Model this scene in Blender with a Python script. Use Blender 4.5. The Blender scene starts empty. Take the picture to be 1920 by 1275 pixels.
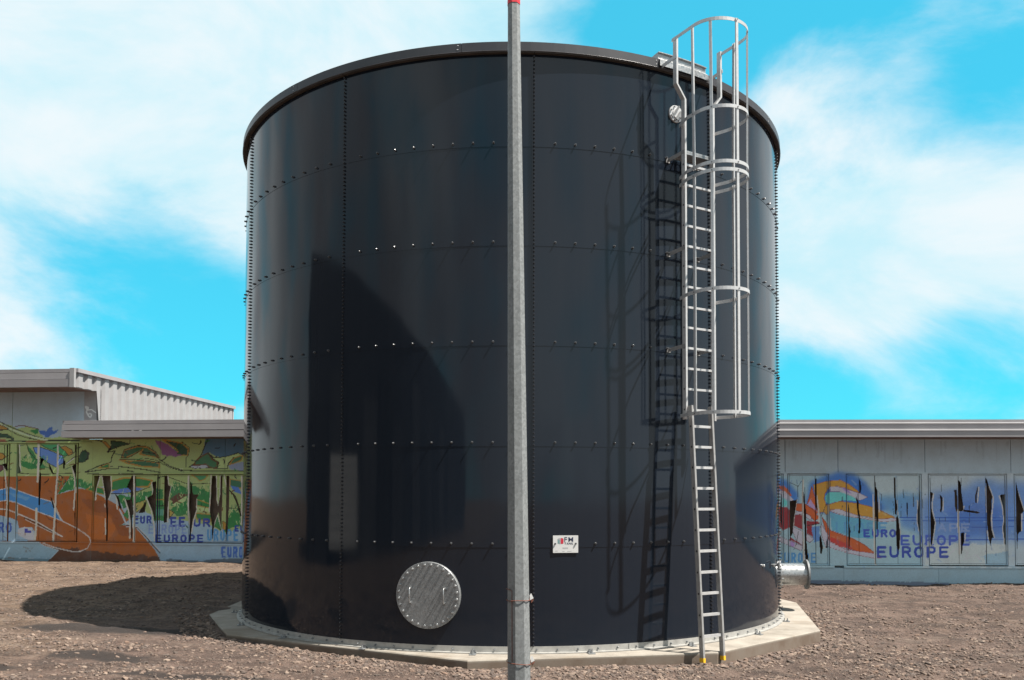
import bpy, math, random
import numpy as np
from mathutils import Vector, Matrix

random.seed(7)
RNG = np.random.default_rng(11)
rad = math.radians
scene = bpy.context.scene
COL = scene.collection

# ------------------------------------------------------------------ camera
F_PX, CX, CY = 1590.4, 957.8, 875.1
PITCH, ROLL = rad(1.895), rad(0.117)
CAM = np.array([-0.002, -13.956, 1.749])
cam_data = bpy.data.cameras.new('camera')
cam = bpy.data.objects.new('camera', cam_data)
COL.objects.link(cam)
cam_data.sensor_fit = 'HORIZONTAL'
cam_data.sensor_width = 36.0
cam_data.lens = F_PX / 1920 * 36.0
cam_data.shift_x = (960 - CX) / 1920
cam_data.shift_y = (CY - 637.5) / 1920
cam_data.clip_start = 0.05
cam_data.clip_end = 4000
cam.location = CAM
cam.rotation_mode = 'QUATERNION'
cam.rotation_quaternion = (Matrix.Rotation(rad(90) + PITCH, 4, 'X') @ Matrix.Rotation(ROLL, 4, 'Z')).to_quaternion()
scene.camera = cam

# ------------------------------------------------------------------ sun, sky, exposure
SUN_AZ, SUN_EL = rad(70.0), rad(59.2)          # azimuth from -Y towards +X
SUN_DIR = Vector((math.sin(SUN_AZ) * math.cos(SUN_EL), -math.cos(SUN_AZ) * math.cos(SUN_EL), math.sin(SUN_EL)))
sun_data = bpy.data.lights.new('sun', 'SUN')
sun_data.energy = 5.0
sun_data.angle = rad(0.53)
sun_data.color = (1.0, 0.94, 0.86)
sun = bpy.data.objects.new('sun', sun_data)
COL.objects.link(sun)
sun.location = SUN_DIR * 40
sun.rotation_mode = 'QUATERNION'
sun.rotation_quaternion = SUN_DIR.to_track_quat('Z', 'Y')

scene.view_settings.view_transform = 'Standard'
scene.view_settings.look = 'None'
scene.view_settings.gamma = 1.0
scene.view_settings.use_curve_mapping = False
scene.view_settings.exposure = 1.1


def ray(px, py):
    a, b = px - CX, py - CY
    cr, sr = math.cos(ROLL), math.sin(ROLL)
    a, b = cr * a + sr * b, -sr * a + cr * b
    cp, sp = math.cos(PITCH), math.sin(PITCH)
    u = -b / F_PX
    return np.array([a / F_PX, cp - u * sp, sp + u * cp])


def project(P):
    P = np.asarray(P, float).reshape(-1, 3)
    x, d, z = P[:, 0] - CAM[0], P[:, 1] - CAM[1], P[:, 2] - CAM[2]
    cp, sp = math.cos(PITCH), math.sin(PITCH)
    dd, u = d * cp + z * sp, -d * sp + z * cp
    a, b = F_PX * x / dd, -F_PX * u / dd
    cr, sr = math.cos(ROLL), math.sin(ROLL)
    return np.stack([CX + cr * a - sr * b, CY + sr * a + cr * b], 1)


def at_z(px, py, z):
    d = ray(px, py)
    return CAM + d * (z - CAM[2]) / d[2]


# world: Nishita sky with broken cloud
world = bpy.data.worlds.new('World')
scene.world = world
world.use_nodes = True
wn, wl = world.node_tree.nodes, world.node_tree.links
wn.clear()


def N(nodes, kind, **kw):
    n = nodes.new(kind)
    for k, v in kw.items():
        setattr(n, k, v)
    return n


w_out = N(wn, 'ShaderNodeOutputWorld')
w_bg = N(wn, 'ShaderNodeBackground')
SKY_STRENGTH = 0.10
CLOUD_SHIFT = (0.0, 0.0, 0.0)
w_bg.inputs['Strength'].default_value = SKY_STRENGTH
w_sky = N(wn, 'ShaderNodeTexSky', sky_type='NISHITA', sun_disc=False)
w_sky.sun_elevation = SUN_EL
w_sky.sun_rotation = rad(110)
w_sky.air_density = 1.0
w_sky.dust_density = 0.6
w_sky.ozone_density = 1.0
w_tint = N(wn, 'ShaderNodeMix', data_type='RGBA', blend_type='MULTIPLY')
w_tint.inputs[0].default_value = 1.0
w_tint.inputs[7].default_value = (0.18, 1.08, 1.0, 1)
wl.new(w_sky.outputs[0], w_tint.inputs[6])
w_flat = N(wn, 'ShaderNodeMix', data_type='RGBA')
w_flat.inputs[0].default_value = 0.72
wl.new(w_tint.outputs[2], w_flat.inputs[6])
w_flat.inputs[7].default_value = (0.33, 2.95, 4.2, 1)
w_tc = N(wn, 'ShaderNodeTexCoord')


def wmath(op, a, b=None, clamp=False):
    n = N(wn, 'ShaderNodeMath', operation=op, use_clamp=clamp)
    for i, v in enumerate((a, b)):
        if v is None:
            continue
        if isinstance(v, (int, float)):
            n.inputs[i].default_value = v
        else:
            wl.new(v, n.inputs[i])
    return n.outputs[0]


def wblob(px, py, r_px, inner=0.0):
    d = ray(px, py)
    d = d / np.linalg.norm(d)
    dp = N(wn, 'ShaderNodeVectorMath', operation='DISTANCE')
    wl.new(w_tc.outputs['Generated'], dp.inputs[0])
    dp.inputs[1].default_value = d
    mr = N(wn, 'ShaderNodeMapRange', interpolation_type='SMOOTHSTEP')
    mr.inputs['From Min'].default_value = r_px / F_PX * inner
    mr.inputs['From Max'].default_value = r_px / F_PX
    mr.inputs['To Min'].default_value = 1.0
    mr.inputs['To Max'].default_value = 0.0
    wl.new(dp.outputs['Value'], mr.inputs['Value'])
    return mr.outputs[0]


w_map = N(wn, 'ShaderNodeMapping')
w_map.inputs['Scale'].default_value = (1.0, 1.0, 1.9)
wl.new(w_tc.outputs['Generated'], w_map.inputs[0])
w_n1 = N(wn, 'ShaderNodeTexNoise')
w_n1.inputs['Scale'].default_value = 3.1
w_n1.inputs['Detail'].default_value = 9
w_n1.inputs['Roughness'].default_value = 0.60
w_n1.inputs['Distortion'].default_value = 0.35
wl.new(w_map.outputs[0], w_n1.inputs['Vector'])
cov = wmath('ADD', wmath('MULTIPLY', w_n1.outputs['Fac'], 2.3), -0.10)
CLOUDS = [(200, 190, 700, .35, .30), (720, 60, 600, .2, .2), (40, 630, 150, 0, .22),
          (1640, 330, 340, .3, .45), (1830, 450, 420, .3, .35), (1480, 180, 130, .2, .35), (1560, 520, 260, .1, .25)]
CLEAR = [(1650, 20, 470, .3, 1.0), (1230, 30, 260, 0, .62), (1900, 200, 190, 0, .6), (330, 590, 330, .15, .80), (40, 510, 230, 0, .50),
         (1750, 790, 330, .25, 1.0), (440, 760, 260, .1, .5), (1490, 700, 170, 0, .6), (1180, 300, 260, 0, .3), (60, 760, 220, 0, .5)]
in_view = None
for x, y, r, i, s in CLOUDS:
    bl_ = wblob(x, y, r, i)
    cov = wmath('ADD', cov, wmath('MULTIPLY', bl_, s))
    in_view = bl_ if in_view is None else wmath('ADD', in_view, bl_)       # clouds in view made whiter; unseen cloud kept greyer to dim the ambient
for x, y, r, i, s in CLEAR:
    cov = wmath('SUBTRACT', cov, wmath('MULTIPLY', wblob(x, y, r, i), s))
w_mr = N(wn, 'ShaderNodeMapRange', interpolation_type='SMOOTHSTEP')
w_mr.inputs['From Min'].default_value = 0.28
w_mr.inputs['From Max'].default_value = 1.16
w_mr.inputs['To Max'].default_value = 0.97
wl.new(cov, w_mr.inputs['Value'])
w_mix = N(wn, 'ShaderNodeMix', data_type='RGBA')
wl.new(w_mr.outputs[0], w_mix.inputs[0])
wl.new(w_flat.outputs[2], w_mix.inputs[6])
w_n2 = N(wn, 'ShaderNodeTexNoise')
w_n2.inputs['Scale'].default_value = 1.5
w_n2.inputs['Detail'].default_value = 6
w_map2 = N(wn, 'ShaderNodeMapping')
w_map2.inputs['Location'].default_value = CLOUD_SHIFT
wl.new(w_tc.outputs['Generated'], w_map2.inputs[0])
wl.new(w_map2.outputs[0], w_n2.inputs['Vector'])
w_cc = N(wn, 'ShaderNodeMix', data_type='RGBA')
w_mr2 = N(wn, 'ShaderNodeMapRange', interpolation_type='SMOOTHSTEP')
w_mr2.inputs['From Min'].default_value = 0.36
w_mr2.inputs['From Max'].default_value = 0.60
wl.new(wmath('ADD', w_n2.outputs['Fac'], wmath('MULTIPLY', in_view, 0.45)), w_mr2.inputs['Value'])
wl.new(w_mr2.outputs[0], w_cc.inputs[0])
w_cc.inputs[6].default_value = (1.9, 1.98, 2.06, 1)
w_cc.inputs[7].default_value = (3.75, 4.4, 4.6, 1)
w_mr3 = N(wn, 'ShaderNodeMapRange', interpolation_type='SMOOTHSTEP')
w_mr3.inputs['From Min'].default_value = 0.36
w_mr3.inputs['From Max'].default_value = 0.62
wl.new(w_n1.outputs['Fac'], w_mr3.inputs['Value'])
w_veil = N(wn, 'ShaderNodeMix', data_type='RGBA')
wl.new(wmath('MAXIMUM', w_mr3.outputs[0], wmath('SUBTRACT', 1.0, in_view, True)), w_veil.inputs[0])  # cyan tint on clouds in view only; unseen cloud neutral for ambient colour
w_veil.inputs[6].default_value = (0.74, 0.94, 0.99, 1)
w_veil.inputs[7].default_value = (1.10, 1.02, 1.01, 1)
w_ct = N(wn, 'ShaderNodeMix', data_type='RGBA', blend_type='MULTIPLY')
w_ct.inputs[0].default_value = 1.0
wl.new(w_cc.outputs[2], w_ct.inputs[6])
wl.new(w_veil.outputs[2], w_ct.inputs[7])
wl.new(w_ct.outputs[2], w_mix.inputs[7])
wl.new(w_mix.outputs[2], w_bg.inputs['Color'])
wl.new(w_bg.outputs[0], w_out.inputs['Surface'])


# ------------------------------------------------------------------ materials
def srgb(r, g, b):
    def f(c):
        c /= 255
        return c / 12.92 if c <= 0.04045 else ((c + 0.055) / 1.055) ** 2.4
    return (f(r), f(g), f(b))


MATS = {}


class MatB:
    def __init__(self, name, col=(.5, .5, .5), rough=.6, metal=0.0):
        self.m = bpy.data.materials.new(name)
        self.m.use_nodes = True
        self.nt = self.m.node_tree
        self.nd, self.lk = self.nt.nodes, self.nt.links
        self.p = self.nd['Principled BSDF']
        self.p.inputs['Base Color'].default_value = (*col, 1)
        self.p.inputs['Roughness'].default_value = rough
        self.p.inputs['Metallic'].default_value = metal
        self.tc = self.nd.new('ShaderNodeTexCoord')
        MATS[name] = self.m

    def noise(self, scale, detail=4, rough=.55, coord='Object', sc3=None, dist=0.0):
        n = self.nd.new('ShaderNodeTexNoise')
        n.inputs['Scale'].default_value = scale
        n.inputs['Detail'].default_value = detail
        n.inputs['Roughness'].default_value = rough
        n.inputs['Distortion'].default_value = dist
        src = self.tc.outputs[coord]
        if sc3:
            mp = self.nd.new('ShaderNodeMapping')
            mp.inputs['Scale'].default_value = sc3
            self.lk.new(src, mp.inputs[0])
            src = mp.outputs[0]
        self.lk.new(src, n.inputs['Vector'])
        return n.outputs['Fac']

    def geo_pos(self):
        g = self.nd.new('ShaderNodeNewGeometry')
        return g.outputs['Position']

    def ramp(self, fac, stops, interp='LINEAR'):
        r = self.nd.new('ShaderNodeValToRGB')
        r.color_ramp.interpolation = interp
        el = r.color_ramp.elements
        while len(el) < len(stops):
            el.new(.5)
        for e, (p, c) in zip(el, stops):
            e.position = p
            e.color = (*c, 1) if len(c) == 3 else c
        self.lk.new(fac, r.inputs[0])
        return r.outputs[0]

    def mix(self, fac, a, b, mode='MIX'):
        n = self.nd.new('ShaderNodeMix')
        n.data_type = 'RGBA'
        n.blend_type = mode
        for i, v in ((0, fac), (6, a), (7, b)):
            if isinstance(v, (int, float)):
                n.inputs[i].default_value = v
            elif isinstance(v, tuple):
                n.inputs[i].default_value = (*v, 1) if len(v) == 3 else v
            else:
                self.lk.new(v, n.inputs[i])
        return n.outputs[2]

    def rng(self, fac, a, b, lo=0.0, hi=1.0, smooth=False):
        n = self.nd.new('ShaderNodeMapRange')
        if smooth:
            n.interpolation_type = 'SMOOTHSTEP'
        n.inputs['From Min'].default_value = lo
        n.inputs['From Max'].default_value = hi
        n.inputs['To Min'].default_value = a
        n.inputs['To Max'].default_value = b
        self.lk.new(fac, n.inputs['Value'])
        return n.outputs[0]

    def math(self, op, a, b=None):
        n = self.nd.new('ShaderNodeMath')
        n.operation = op
        for i, v in enumerate((a, b)):
            if v is None:
                continue
            if isinstance(v, (int, float)):
                n.inputs[i].default_value = v
            else:
                self.lk.new(v, n.inputs[i])
        return n.outputs[0]

    def set(self, name, v):
        if isinstance(v, (int, float)):
            self.p.inputs[name].default_value = v
        else:
            self.lk.new(v, self.p.inputs[name])
        return self

    def bump(self, h, strength=.3, dist=.01):
        b = self.nd.new('ShaderNodeBump')
        b.inputs['Strength'].default_value = strength
        b.inputs['Distance'].default_value = dist
        self.lk.new(h, b.inputs['Height'])
        self.lk.new(b.outputs[0], self.p.inputs['Normal'])
        return self


def mat_tank():
    m = MatB('tank_enamel', (.012, .015, .023), .1)
    pos = m.geo_pos()
    n = m.nd.new('ShaderNodeTexNoise')
    n.inputs['Scale'].default_value = 1.3
    n.inputs['Detail'].default_value = 6
    m.lk.new(pos, n.inputs['Vector'])
    fine = m.nd.new('ShaderNodeTexNoise')
    fine.inputs['Scale'].default_value = 420
    fine.inputs['Detail'].default_value = 2
    m.lk.new(pos, fine.inputs['Vector'])
    sep = m.nd.new('ShaderNodeSeparateXYZ')
    m.lk.new(pos, sep.inputs[0])
    # dust film: thin streaks that run down, stronger at the foot
    st = m.nd.new('ShaderNodeTexNoise')
    st.inputs['Scale'].default_value = 5.0
    st.inputs['Detail'].default_value = 5
    mp = m.nd.new('ShaderNodeMapping')
    mp.inputs['Scale'].default_value = (3.0, 3.0, 0.10)
    m.lk.new(pos, mp.inputs[0])
    m.lk.new(mp.outputs[0], st.inputs['Vector'])
    foot = m.rng(sep.outputs[2], .035, 0.0, 0.0, .5, True)
    dust = m.math('ADD', m.math('MULTIPLY', m.rng(st.outputs['Fac'], 0, .012, .45, .75), 1.0), m.math('MULTIPLY', foot, n.outputs['Fac']))
    col = m.mix(dust, (.0088, .0130, .0205), (.10, .10, .10))
    m.set('Base Color', col)
    m.set('Roughness', m.rng(n.outputs['Fac'], .05, .11, .3, .7))
    m.set('IOR', 1.40)
    wave = m.nd.new('ShaderNodeTexNoise')
    wave.inputs['Scale'].default_value = 1.1
    wave.inputs['Detail'].default_value = 1
    m.lk.new(pos, wave.inputs['Vector'])
    hgt = m.math('ADD', m.math('MULTIPLY', wave.outputs['Fac'], .0045), m.math('MULTIPLY', fine.outputs['Fac'], .000012))
    m.bump(hgt, 1.0, 1.0)
    return m.m


def mat_galv(name, base=(.27, .28, .285), metal=.5, rough=.42, scale=60, contrast=.22):
    m = MatB(name, base, rough, metal)
    v = m.nd.new('ShaderNodeTexVoronoi')
    v.inputs['Scale'].default_value = scale
    m.lk.new(m.tc.outputs['Object'], v.inputs['Vector'])
    big = m.noise(6, 5)
    lo = tuple(c * (1 - contrast) for c in base)
    hi = tuple(min(1, c * (1 + contrast * .6)) for c in base)
    sp = m.nd.new('ShaderNodeSeparateColor')
    m.lk.new(v.outputs['Color'], sp.inputs[0])
    c1 = m.mix(sp.outputs[0], lo, hi)
    c2 = m.mix(m.rng(big, 0, .35, .45, .75), c1, tuple(c * .62 for c in base))
    m.set('Base Color', c2)
    m.set('Roughness', m.rng(sp.outputs[1], rough - .08, rough + .12))
    m.bump(big, .05, .004)
    return m.m


def mat_plain(name, col, rough=.6, metal=0.0, var=.18, scale=8, bump=.0):
    m = MatB(name, col, rough, metal)
    n = m.noise(scale, 6)
    m.set('Base Color', m.mix(m.rng(n, 0, 1, .3, .7), tuple(c * (1 - var) for c in col), tuple(min(1, c * (1 + var)) for c in col)))
    if bump:
        m.bump(m.noise(scale * 6, 5), bump, .005)
    return m.m


def mat_concrete():
    m = MatB('concrete', (0.3900, 0.3510, 0.2964), .85)
    n = m.noise(2.2, 8, .62)
    f = m.noise(60, 4)
    s = m.noise(.9, 5, .7, dist=.6)
    c = m.ramp(n, [(.30, (.165, .145, .120)), (.48, (.262, .236, .200)), (.68, (.335, .305, .262))])
    c = m.mix(m.rng(s, 0, .75, .52, .66), c, (0.1950, 0.1521, 0.1092))
    c = m.mix(m.rng(f, 0, .35, .5, .8), c, (0.1872, 0.1560, 0.1248))
    sp = m.nd.new('ShaderNodeSeparateXYZ')
    m.lk.new(m.tc.outputs['Object'], sp.inputs[0])
    dirt = m.math('MULTIPLY', m.rng(sp.outputs[2], .95, .0, -.10, -.064, True), m.rng(n, .45, 1.0, .3, .6))
    c = m.mix(dirt, c, (.105, .072, .050))
    m.set('Base Color', c)
    m.bump(f, .25, .004)
    return m.m


DARK_PATCHES = [(-4.55, -4.42, .70, .24), (-3.35, -5.22, .95, .12), (-5.2, -2.75, 1.7, .30), (-5.6, -5.1, .5, .10)]  # darker ground patches: centre and half-widths


def mat_ground():
    m = MatB('ground_soil', (0.1440, 0.1080, 0.0864), .95)
    pos = m.geo_pos()

    def nz(sc, det=6, ro=.6, sc3=None, dist=0.0):
        n = m.nd.new('ShaderNodeTexNoise')
        n.inputs['Scale'].default_value = sc
        n.inputs['Detail'].default_value = det
        n.inputs['Roughness'].default_value = ro
        n.inputs['Distortion'].default_value = dist
        src = pos
        if sc3:
            mp = m.nd.new('ShaderNodeMapping')
            mp.inputs['Scale'].default_value = sc3
            m.lk.new(pos, mp.inputs[0])
            src = mp.outputs[0]
        m.lk.new(src, n.inputs['Vector'])
        return n.outputs['Fac']
    big, mid, grit, fine = nz(.45, 5), nz(2.6, 7, .65, None, .4), nz(24, 5, .7), nz(90, 3, .7)
    sep = m.nd.new('ShaderNodeSeparateXYZ')
    m.lk.new(pos, sep.inputs[0])
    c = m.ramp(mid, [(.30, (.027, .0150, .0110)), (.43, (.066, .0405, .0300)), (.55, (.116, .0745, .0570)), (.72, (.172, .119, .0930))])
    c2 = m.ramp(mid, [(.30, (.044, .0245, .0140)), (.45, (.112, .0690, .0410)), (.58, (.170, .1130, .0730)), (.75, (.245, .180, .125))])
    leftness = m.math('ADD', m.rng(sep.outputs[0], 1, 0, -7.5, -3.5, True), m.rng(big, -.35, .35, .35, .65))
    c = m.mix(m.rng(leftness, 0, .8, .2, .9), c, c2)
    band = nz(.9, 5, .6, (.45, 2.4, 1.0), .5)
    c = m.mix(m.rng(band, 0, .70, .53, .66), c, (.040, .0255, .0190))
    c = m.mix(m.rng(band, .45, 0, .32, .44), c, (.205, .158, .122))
    c = m.mix(m.rng(grit, 0, .9, .55, .70), c, (0.1944, 0.1548, 0.1260))
    c = m.mix(m.rng(grit, .95, 0, .33, .47), c, (0.0259, 0.0180, 0.0144))
    c = m.mix(m.rng(fine, 0, .4, .5, .75), c, (0.1584, 0.1260, 0.1044))
    # irregular patches of darker ground colour at the left of the yard
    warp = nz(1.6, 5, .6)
    for (bx, by, rx, ry) in DARK_PATCHES:
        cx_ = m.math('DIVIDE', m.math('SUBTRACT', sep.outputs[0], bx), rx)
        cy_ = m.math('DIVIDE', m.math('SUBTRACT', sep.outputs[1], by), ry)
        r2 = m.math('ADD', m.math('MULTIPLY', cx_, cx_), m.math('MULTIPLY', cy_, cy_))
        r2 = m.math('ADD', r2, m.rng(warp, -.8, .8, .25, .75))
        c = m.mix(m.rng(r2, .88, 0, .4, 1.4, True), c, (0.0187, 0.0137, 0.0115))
    m.set('Base Color', c)
    h = m.math('ADD', m.math('MULTIPLY', grit, 1.0), m.math('MULTIPLY', fine, .45))
    m.bump(h, 1.0, .035)
    return m.m


def mat_stone():
    m = MatB('stone_attr', (0.2880, 0.2520, 0.2160), .9)
    a = m.nd.new('ShaderNodeAttribute')
    a.attribute_name = 'tone'
    m.set('Base Color', m.mix(.35, a.outputs['Color'], m.mix(m.noise(70, 4), (0.0504, 0.0396, 0.0324), (0.2016, 0.1728, 0.1476)), 'MIX'))
    return m.m


def mat_paint():
    m = MatB('mural_paint', (.4, .4, .4), .75)
    a = m.nd.new('ShaderNodeAttribute')
    a.attribute_name = 'paint'
    n = m.noise(3.0, 8, .65)
    f = m.noise(45, 4)
    c = m.mix(m.rng(n, 0, .30, .45, .8), a.outputs['Color'], (.25, .26, .26))
    c = m.mix(m.rng(f, 0, .22, .4, .8), c, (.09, .085, .08))
    m.set('Base Color', c)
    m.bump(f, .15, .004)
    return m.m


TANK = mat_tank()
GALV = mat_galv('galvanised_steel')
GALV_DULL = mat_galv('galvanised_dull', (0.190, 0.198, 0.205), .35, .55, 90, .2)
ALU = mat_plain('aluminium', (0.52, 0.52, 0.52), .36, .35, .10, 20)
ALU_DULL = mat_plain('aluminium_dull', (0.304, 0.300, 0.296), .45, .3, .14, 14)
ZINC = mat_galv('zinc_bright', (0.380, 0.388, 0.391), .7, .33, 45, .16)
ZINC_PALE = mat_plain('zinc_pale', (0.334, 0.327, 0.308), .5, .25, .18, 10)
POLE = mat_galv('pole_galvanised', (0.205, 0.217, 0.220), .2, .55, 70, .22)
BOLT = mat_plain('bolt_dark', (.020, .021, .026), .16, 0, .2)
BOLT_CAP = mat_plain('bolt_cap', (.085, .087, .092), .30, .35, .2)
BOLT_ZN = mat_plain('bolt_zinc', (.6, .6, .6), .35, .8, .1)
TRIM = mat_plain('roof_trim_paint', (.036, .036, .041), .38, 0, .18, 3)
ROOF = mat_plain('roof_sheet', (.10, .10, .11), .5, .2, .15, 2)
SOFFIT = mat_plain('soffit_brown', (.16, .10, .08), .8, 0, .35, 4)
UNDER = mat_plain('rim_underside', (.05, .042, .036), .8, 0, .3, 5)
CONC = mat_concrete()
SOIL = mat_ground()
STONE = mat_stone()
PAINT = mat_paint()
FASCIA = mat_plain('fascia_metal', (0.251, 0.239, 0.247), .5, .1, .08, 2)
FASCIA_L = mat_plain('fascia_metal_pale', (0.289, 0.277, 0.285), .5, .1, .08, 2)
CLAD = mat_plain('cladding_white', (0.274, 0.270, 0.274), .5, 0, .07, 3)
CLAD_G = mat_plain('pier_grey', (.34, .34, .345), .7, 0, .12, 5)
INSIDE = mat_plain('dark_interior', (.20, .145, .11), .9, 0, .4, 3)
DRIP = mat_plain('white_edge', (.70, .69, .70), .4, 0, .06, 2)
WHITE = mat_plain('sign_white', (0.547, 0.547, 0.540), .35, 0, .03, 6)
NAVY = mat_plain('sign_navy', (.025, .035, .075), .5, 0, .05)
RED = mat_plain('sign_red', (.45, .022, .045), .5, 0, .08)
TEAL = mat_plain('sign_teal', (.13, .23, .23), .5, 0, .08)
GREYP = mat_plain('sign_grey', (.30, .29, .31), .6, 0, .06)
REDCAP = mat_plain('red_paint', (.60, .02, .035), .45, 0, .1)
YELLOW = mat_plain('yellow_plastic', (.75, .42, .02), .45, 0, .1)
RUST = mat_plain('rusty_wire', (.16, .055, .035), .8, .2, .35, 40)
HOLE = mat_plain('black_plastic', (.012, .012, .013), .5, 0, .1)
DARKWALL = mat_plain('dark_cladding', (.020, .021, .024), .7, 0, .3, 1)
BAYS = [mat_plain('dark_bay', (g_, g_ * 1.02, g_ * 1.08), .7, 0, .4, 1) for g_ in (.014, .035, .020, .055)]
WHITEDOOR = mat_plain('white_door', (.45, .45, .44), .5, 0, .06, 2)


# ------------------------------------------------------------------ mesh helpers
class MB:
    def __init__(self):
        self.v, self.f, self.sm = [], [], []

    def add(self, verts, faces, smooth=False):
        o = len(self.v)
        self.v.extend([tuple(map(float, p)) for p in verts])
        self.f.extend([tuple(i + o for i in fc) for fc in faces])
        self.sm.extend([smooth] * len(faces))
        return self

    def box(self, c, s, M=None):
        c, s = Vector(c), Vector(s) * .5
        vs = [Vector((x * s.x, y * s.y, z * s.z)) for x in (-1, 1) for y in (-1, 1) for z in (-1, 1)]
        if M is not None:
            vs = [M @ p for p in vs]
        vs = [p + c for p in vs]
        return self.add(vs, [(0, 1, 3, 2), (4, 6, 7, 5), (0, 4, 5, 1), (2, 3, 7, 6), (0, 2, 6, 4), (1, 5, 7, 3)])

    def span(self, a, b):
        a, b = np.minimum(a, b), np.maximum(a, b)
        return self.box((a + b) / 2, b - a)

    def bar(self, p, q, w, d, up=(0, 0, 1)):
        """rectangular bar from p to q; w across, d along 'up' made square to it"""
        p, q = Vector(p), Vector(q)
        ax = (q - p).normalized()
        u = Vector(up)
        u = u - ax * u.dot(ax)
        u.normalize()
        s = ax.cross(u)
        vs = []
        for e in (p, q):
            for i, j in ((-1, -1), (1, -1), (1, 1), (-1, 1)):
                vs.append(e + s * (i * w / 2) + u * (j * d / 2))
        return self.add(vs, [(3, 2, 1, 0), (4, 5, 6, 7), (0, 1, 5, 4), (1, 2, 6, 5), (2, 3, 7, 6), (3, 0, 4, 7)])

    def tube(self, pts, r, n=8, cap=True, smooth=True, phase=0.0):
        pts = [Vector(p) for p in pts]
        rs = r if isinstance(r, (list, tuple)) else [r] * len(pts)
        rings = []
        prev = None
        for i, p in enumerate(pts):
            t = (pts[min(i + 1, len(pts) - 1)] - pts[max(i - 1, 0)]).normalized()
            if prev is None:
                prev = Vector((0, 0, 1)) if abs(t.z) < .9 else Vector((0, 1, 0))
            a = (prev - t * prev.dot(t)).normalized()
            b = t.cross(a)
            prev = a
            rings.append([p + a * (rs[i] * math.cos(phase + 2 * math.pi * k / n)) + b * (rs[i] * math.sin(phase + 2 * math.pi * k / n)) for k in range(n)])
        vs = [q for rg in rings for q in rg]
        fs = []
        for i in range(len(pts) - 1):
            for k in range(n):
                a, b = i * n + k, i * n + (k + 1) % n
                fs.append((a, b, b + n, a + n))
        self.add(vs, fs, smooth)
        if cap:
            self.add(rings[0], [tuple(range(n))[::-1]])
            self.add(rings[-1], [tuple(range(n))])
        return self

    def ribbon(self, pts, normals, w, t):
        """flat bar that follows pts: height w (z), thickness t along normals"""
        n = len(pts)
        vs = []
        for p, m in zip(pts, normals):
            p, m = Vector(p), Vector(m)
            for a, b in ((-.5, -.5), (.5, -.5), (.5, .5), (-.5, .5)):
                vs.append(p + m * (a * t) + Vector((0, 0, b * w)))
        fs = []
        for i in range(n - 1):
            for k in range(4):
                a, b = i * 4 + k, i * 4 + (k + 1) % 4
                fs.append((a, b, b + 4, a + 4))
        fs += [(3, 2, 1, 0), tuple((n - 1) * 4 + k for k in range(4))]
        return self.add(vs, fs)

    def mesh(self, name):
        me = bpy.data.meshes.new(name)
        me.from_pydata(self.v, [], self.f)
        if any(self.sm):
            me.polygons.foreach_set('use_smooth', np.array(self.sm, dtype=bool))
        me.update()
        return me

    def build(self, name, mat, parent=None, loc=None):
        return link(name, self.mesh(name), mat, parent, loc)


def link(name, me, mat, parent=None, loc=None, rot=None):
    if mat is not None and len(me.materials) == 0:
        me.materials.append(mat)
    o = bpy.data.objects.new(name, me)
    COL.objects.link(o)
    o.parent = parent
    if loc is not None:
        o.location = loc
    if rot is not None:
        o.rotation_euler = rot
    return o


def thing(name, label, cat, loc=(0, 0, 0), rot=(0, 0, 0), group=None):
    o = bpy.data.objects.new(name, None)
    COL.objects.link(o)
    o.location = loc
    o.rotation_euler = rot
    o['label'] = label
    o['category'] = cat
    if group:
        o['group'] = group
    return o


def vnoise(x, y, seed=0):
    """smooth 2-D value noise, vectorised, 0..1"""
    xi, yi = np.floor(x).astype(np.int64), np.floor(y).astype(np.int64)
    xf, yf = x - xi, y - yi
    xf, yf = xf * xf * (3 - 2 * xf), yf * yf * (3 - 2 * yf)

    def h(a, b):
        n = (a * 374761393 + b * 668265263 + seed * 974634777) & 0xffffffff
        n = ((n ^ (n >> 13)) * 1274126177) & 0xffffffff
        return ((n ^ (n >> 16)) & 0xffff) / 65535.0
    return (h(xi, yi) * (1 - xf) + h(xi + 1, yi) * xf) * (1 - yf) + (h(xi, yi + 1) * (1 - xf) + h(xi + 1, yi + 1) * xf) * yf


def fbm(x, y, oct=4, seed=0):
    s, a, t = 0, 1.0, 0
    for o in range(oct):
        s = s + a * vnoise(x * 2 ** o, y * 2 ** o, seed + o)
        t += a
        a *= .5
    return s / t


def sstep(e0, e1, x):
    t = np.clip((x - e0) / (e1 - e0), 0, 1)
    return t * t * (3 - 2 * t)


# ------------------------------------------------------------------ ground
R = 4.2
HC = 1.165
TH0 = 3.55
SLAB_TOP = -.06
SLAB = [(-4.53, -1.12), (-3.66, -2.92), (-.47, -4.62), (2.38, -4.10), (4.16, -2.47), (4.82, .42),
        (4.35, 2.7), (2.3, 4.4), (-.6, 4.75), (-3.2, 3.6), (-4.6, 1.4)]


def ground_h(x, y):
    x, y = np.asarray(x, float), np.asarray(y, float)
    b = -.155 - .065 * sstep(0, 4, x) + .175 * sstep(1.5, 7.5, -x)
    far = sstep(14, 30, np.hypot(x, y))
    b = b * (1 - far) - .1 * far
    rr = np.hypot(x, y)
    n = (fbm(x * .8, y * .8, 3, 3) - .5) * .08 + (fbm(x * 4, y * 4, 3, 9) - .5) * .065 + (fbm(x * .6, y * 2.6, 2, 15) - .5) * .05
    calm = .25 + .75 * sstep(4.9, 6.2, rr)
    b = b + n * calm
    # loose spoil heaped against the front edge of the base
    b = b + .03 * np.exp(-((rr - 5.0) / .22) ** 2) * (vnoise(x * 3, y * 3, 21) - .2)
    return np.where(rr < 4.3, np.minimum(b, -.2), b)


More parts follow.
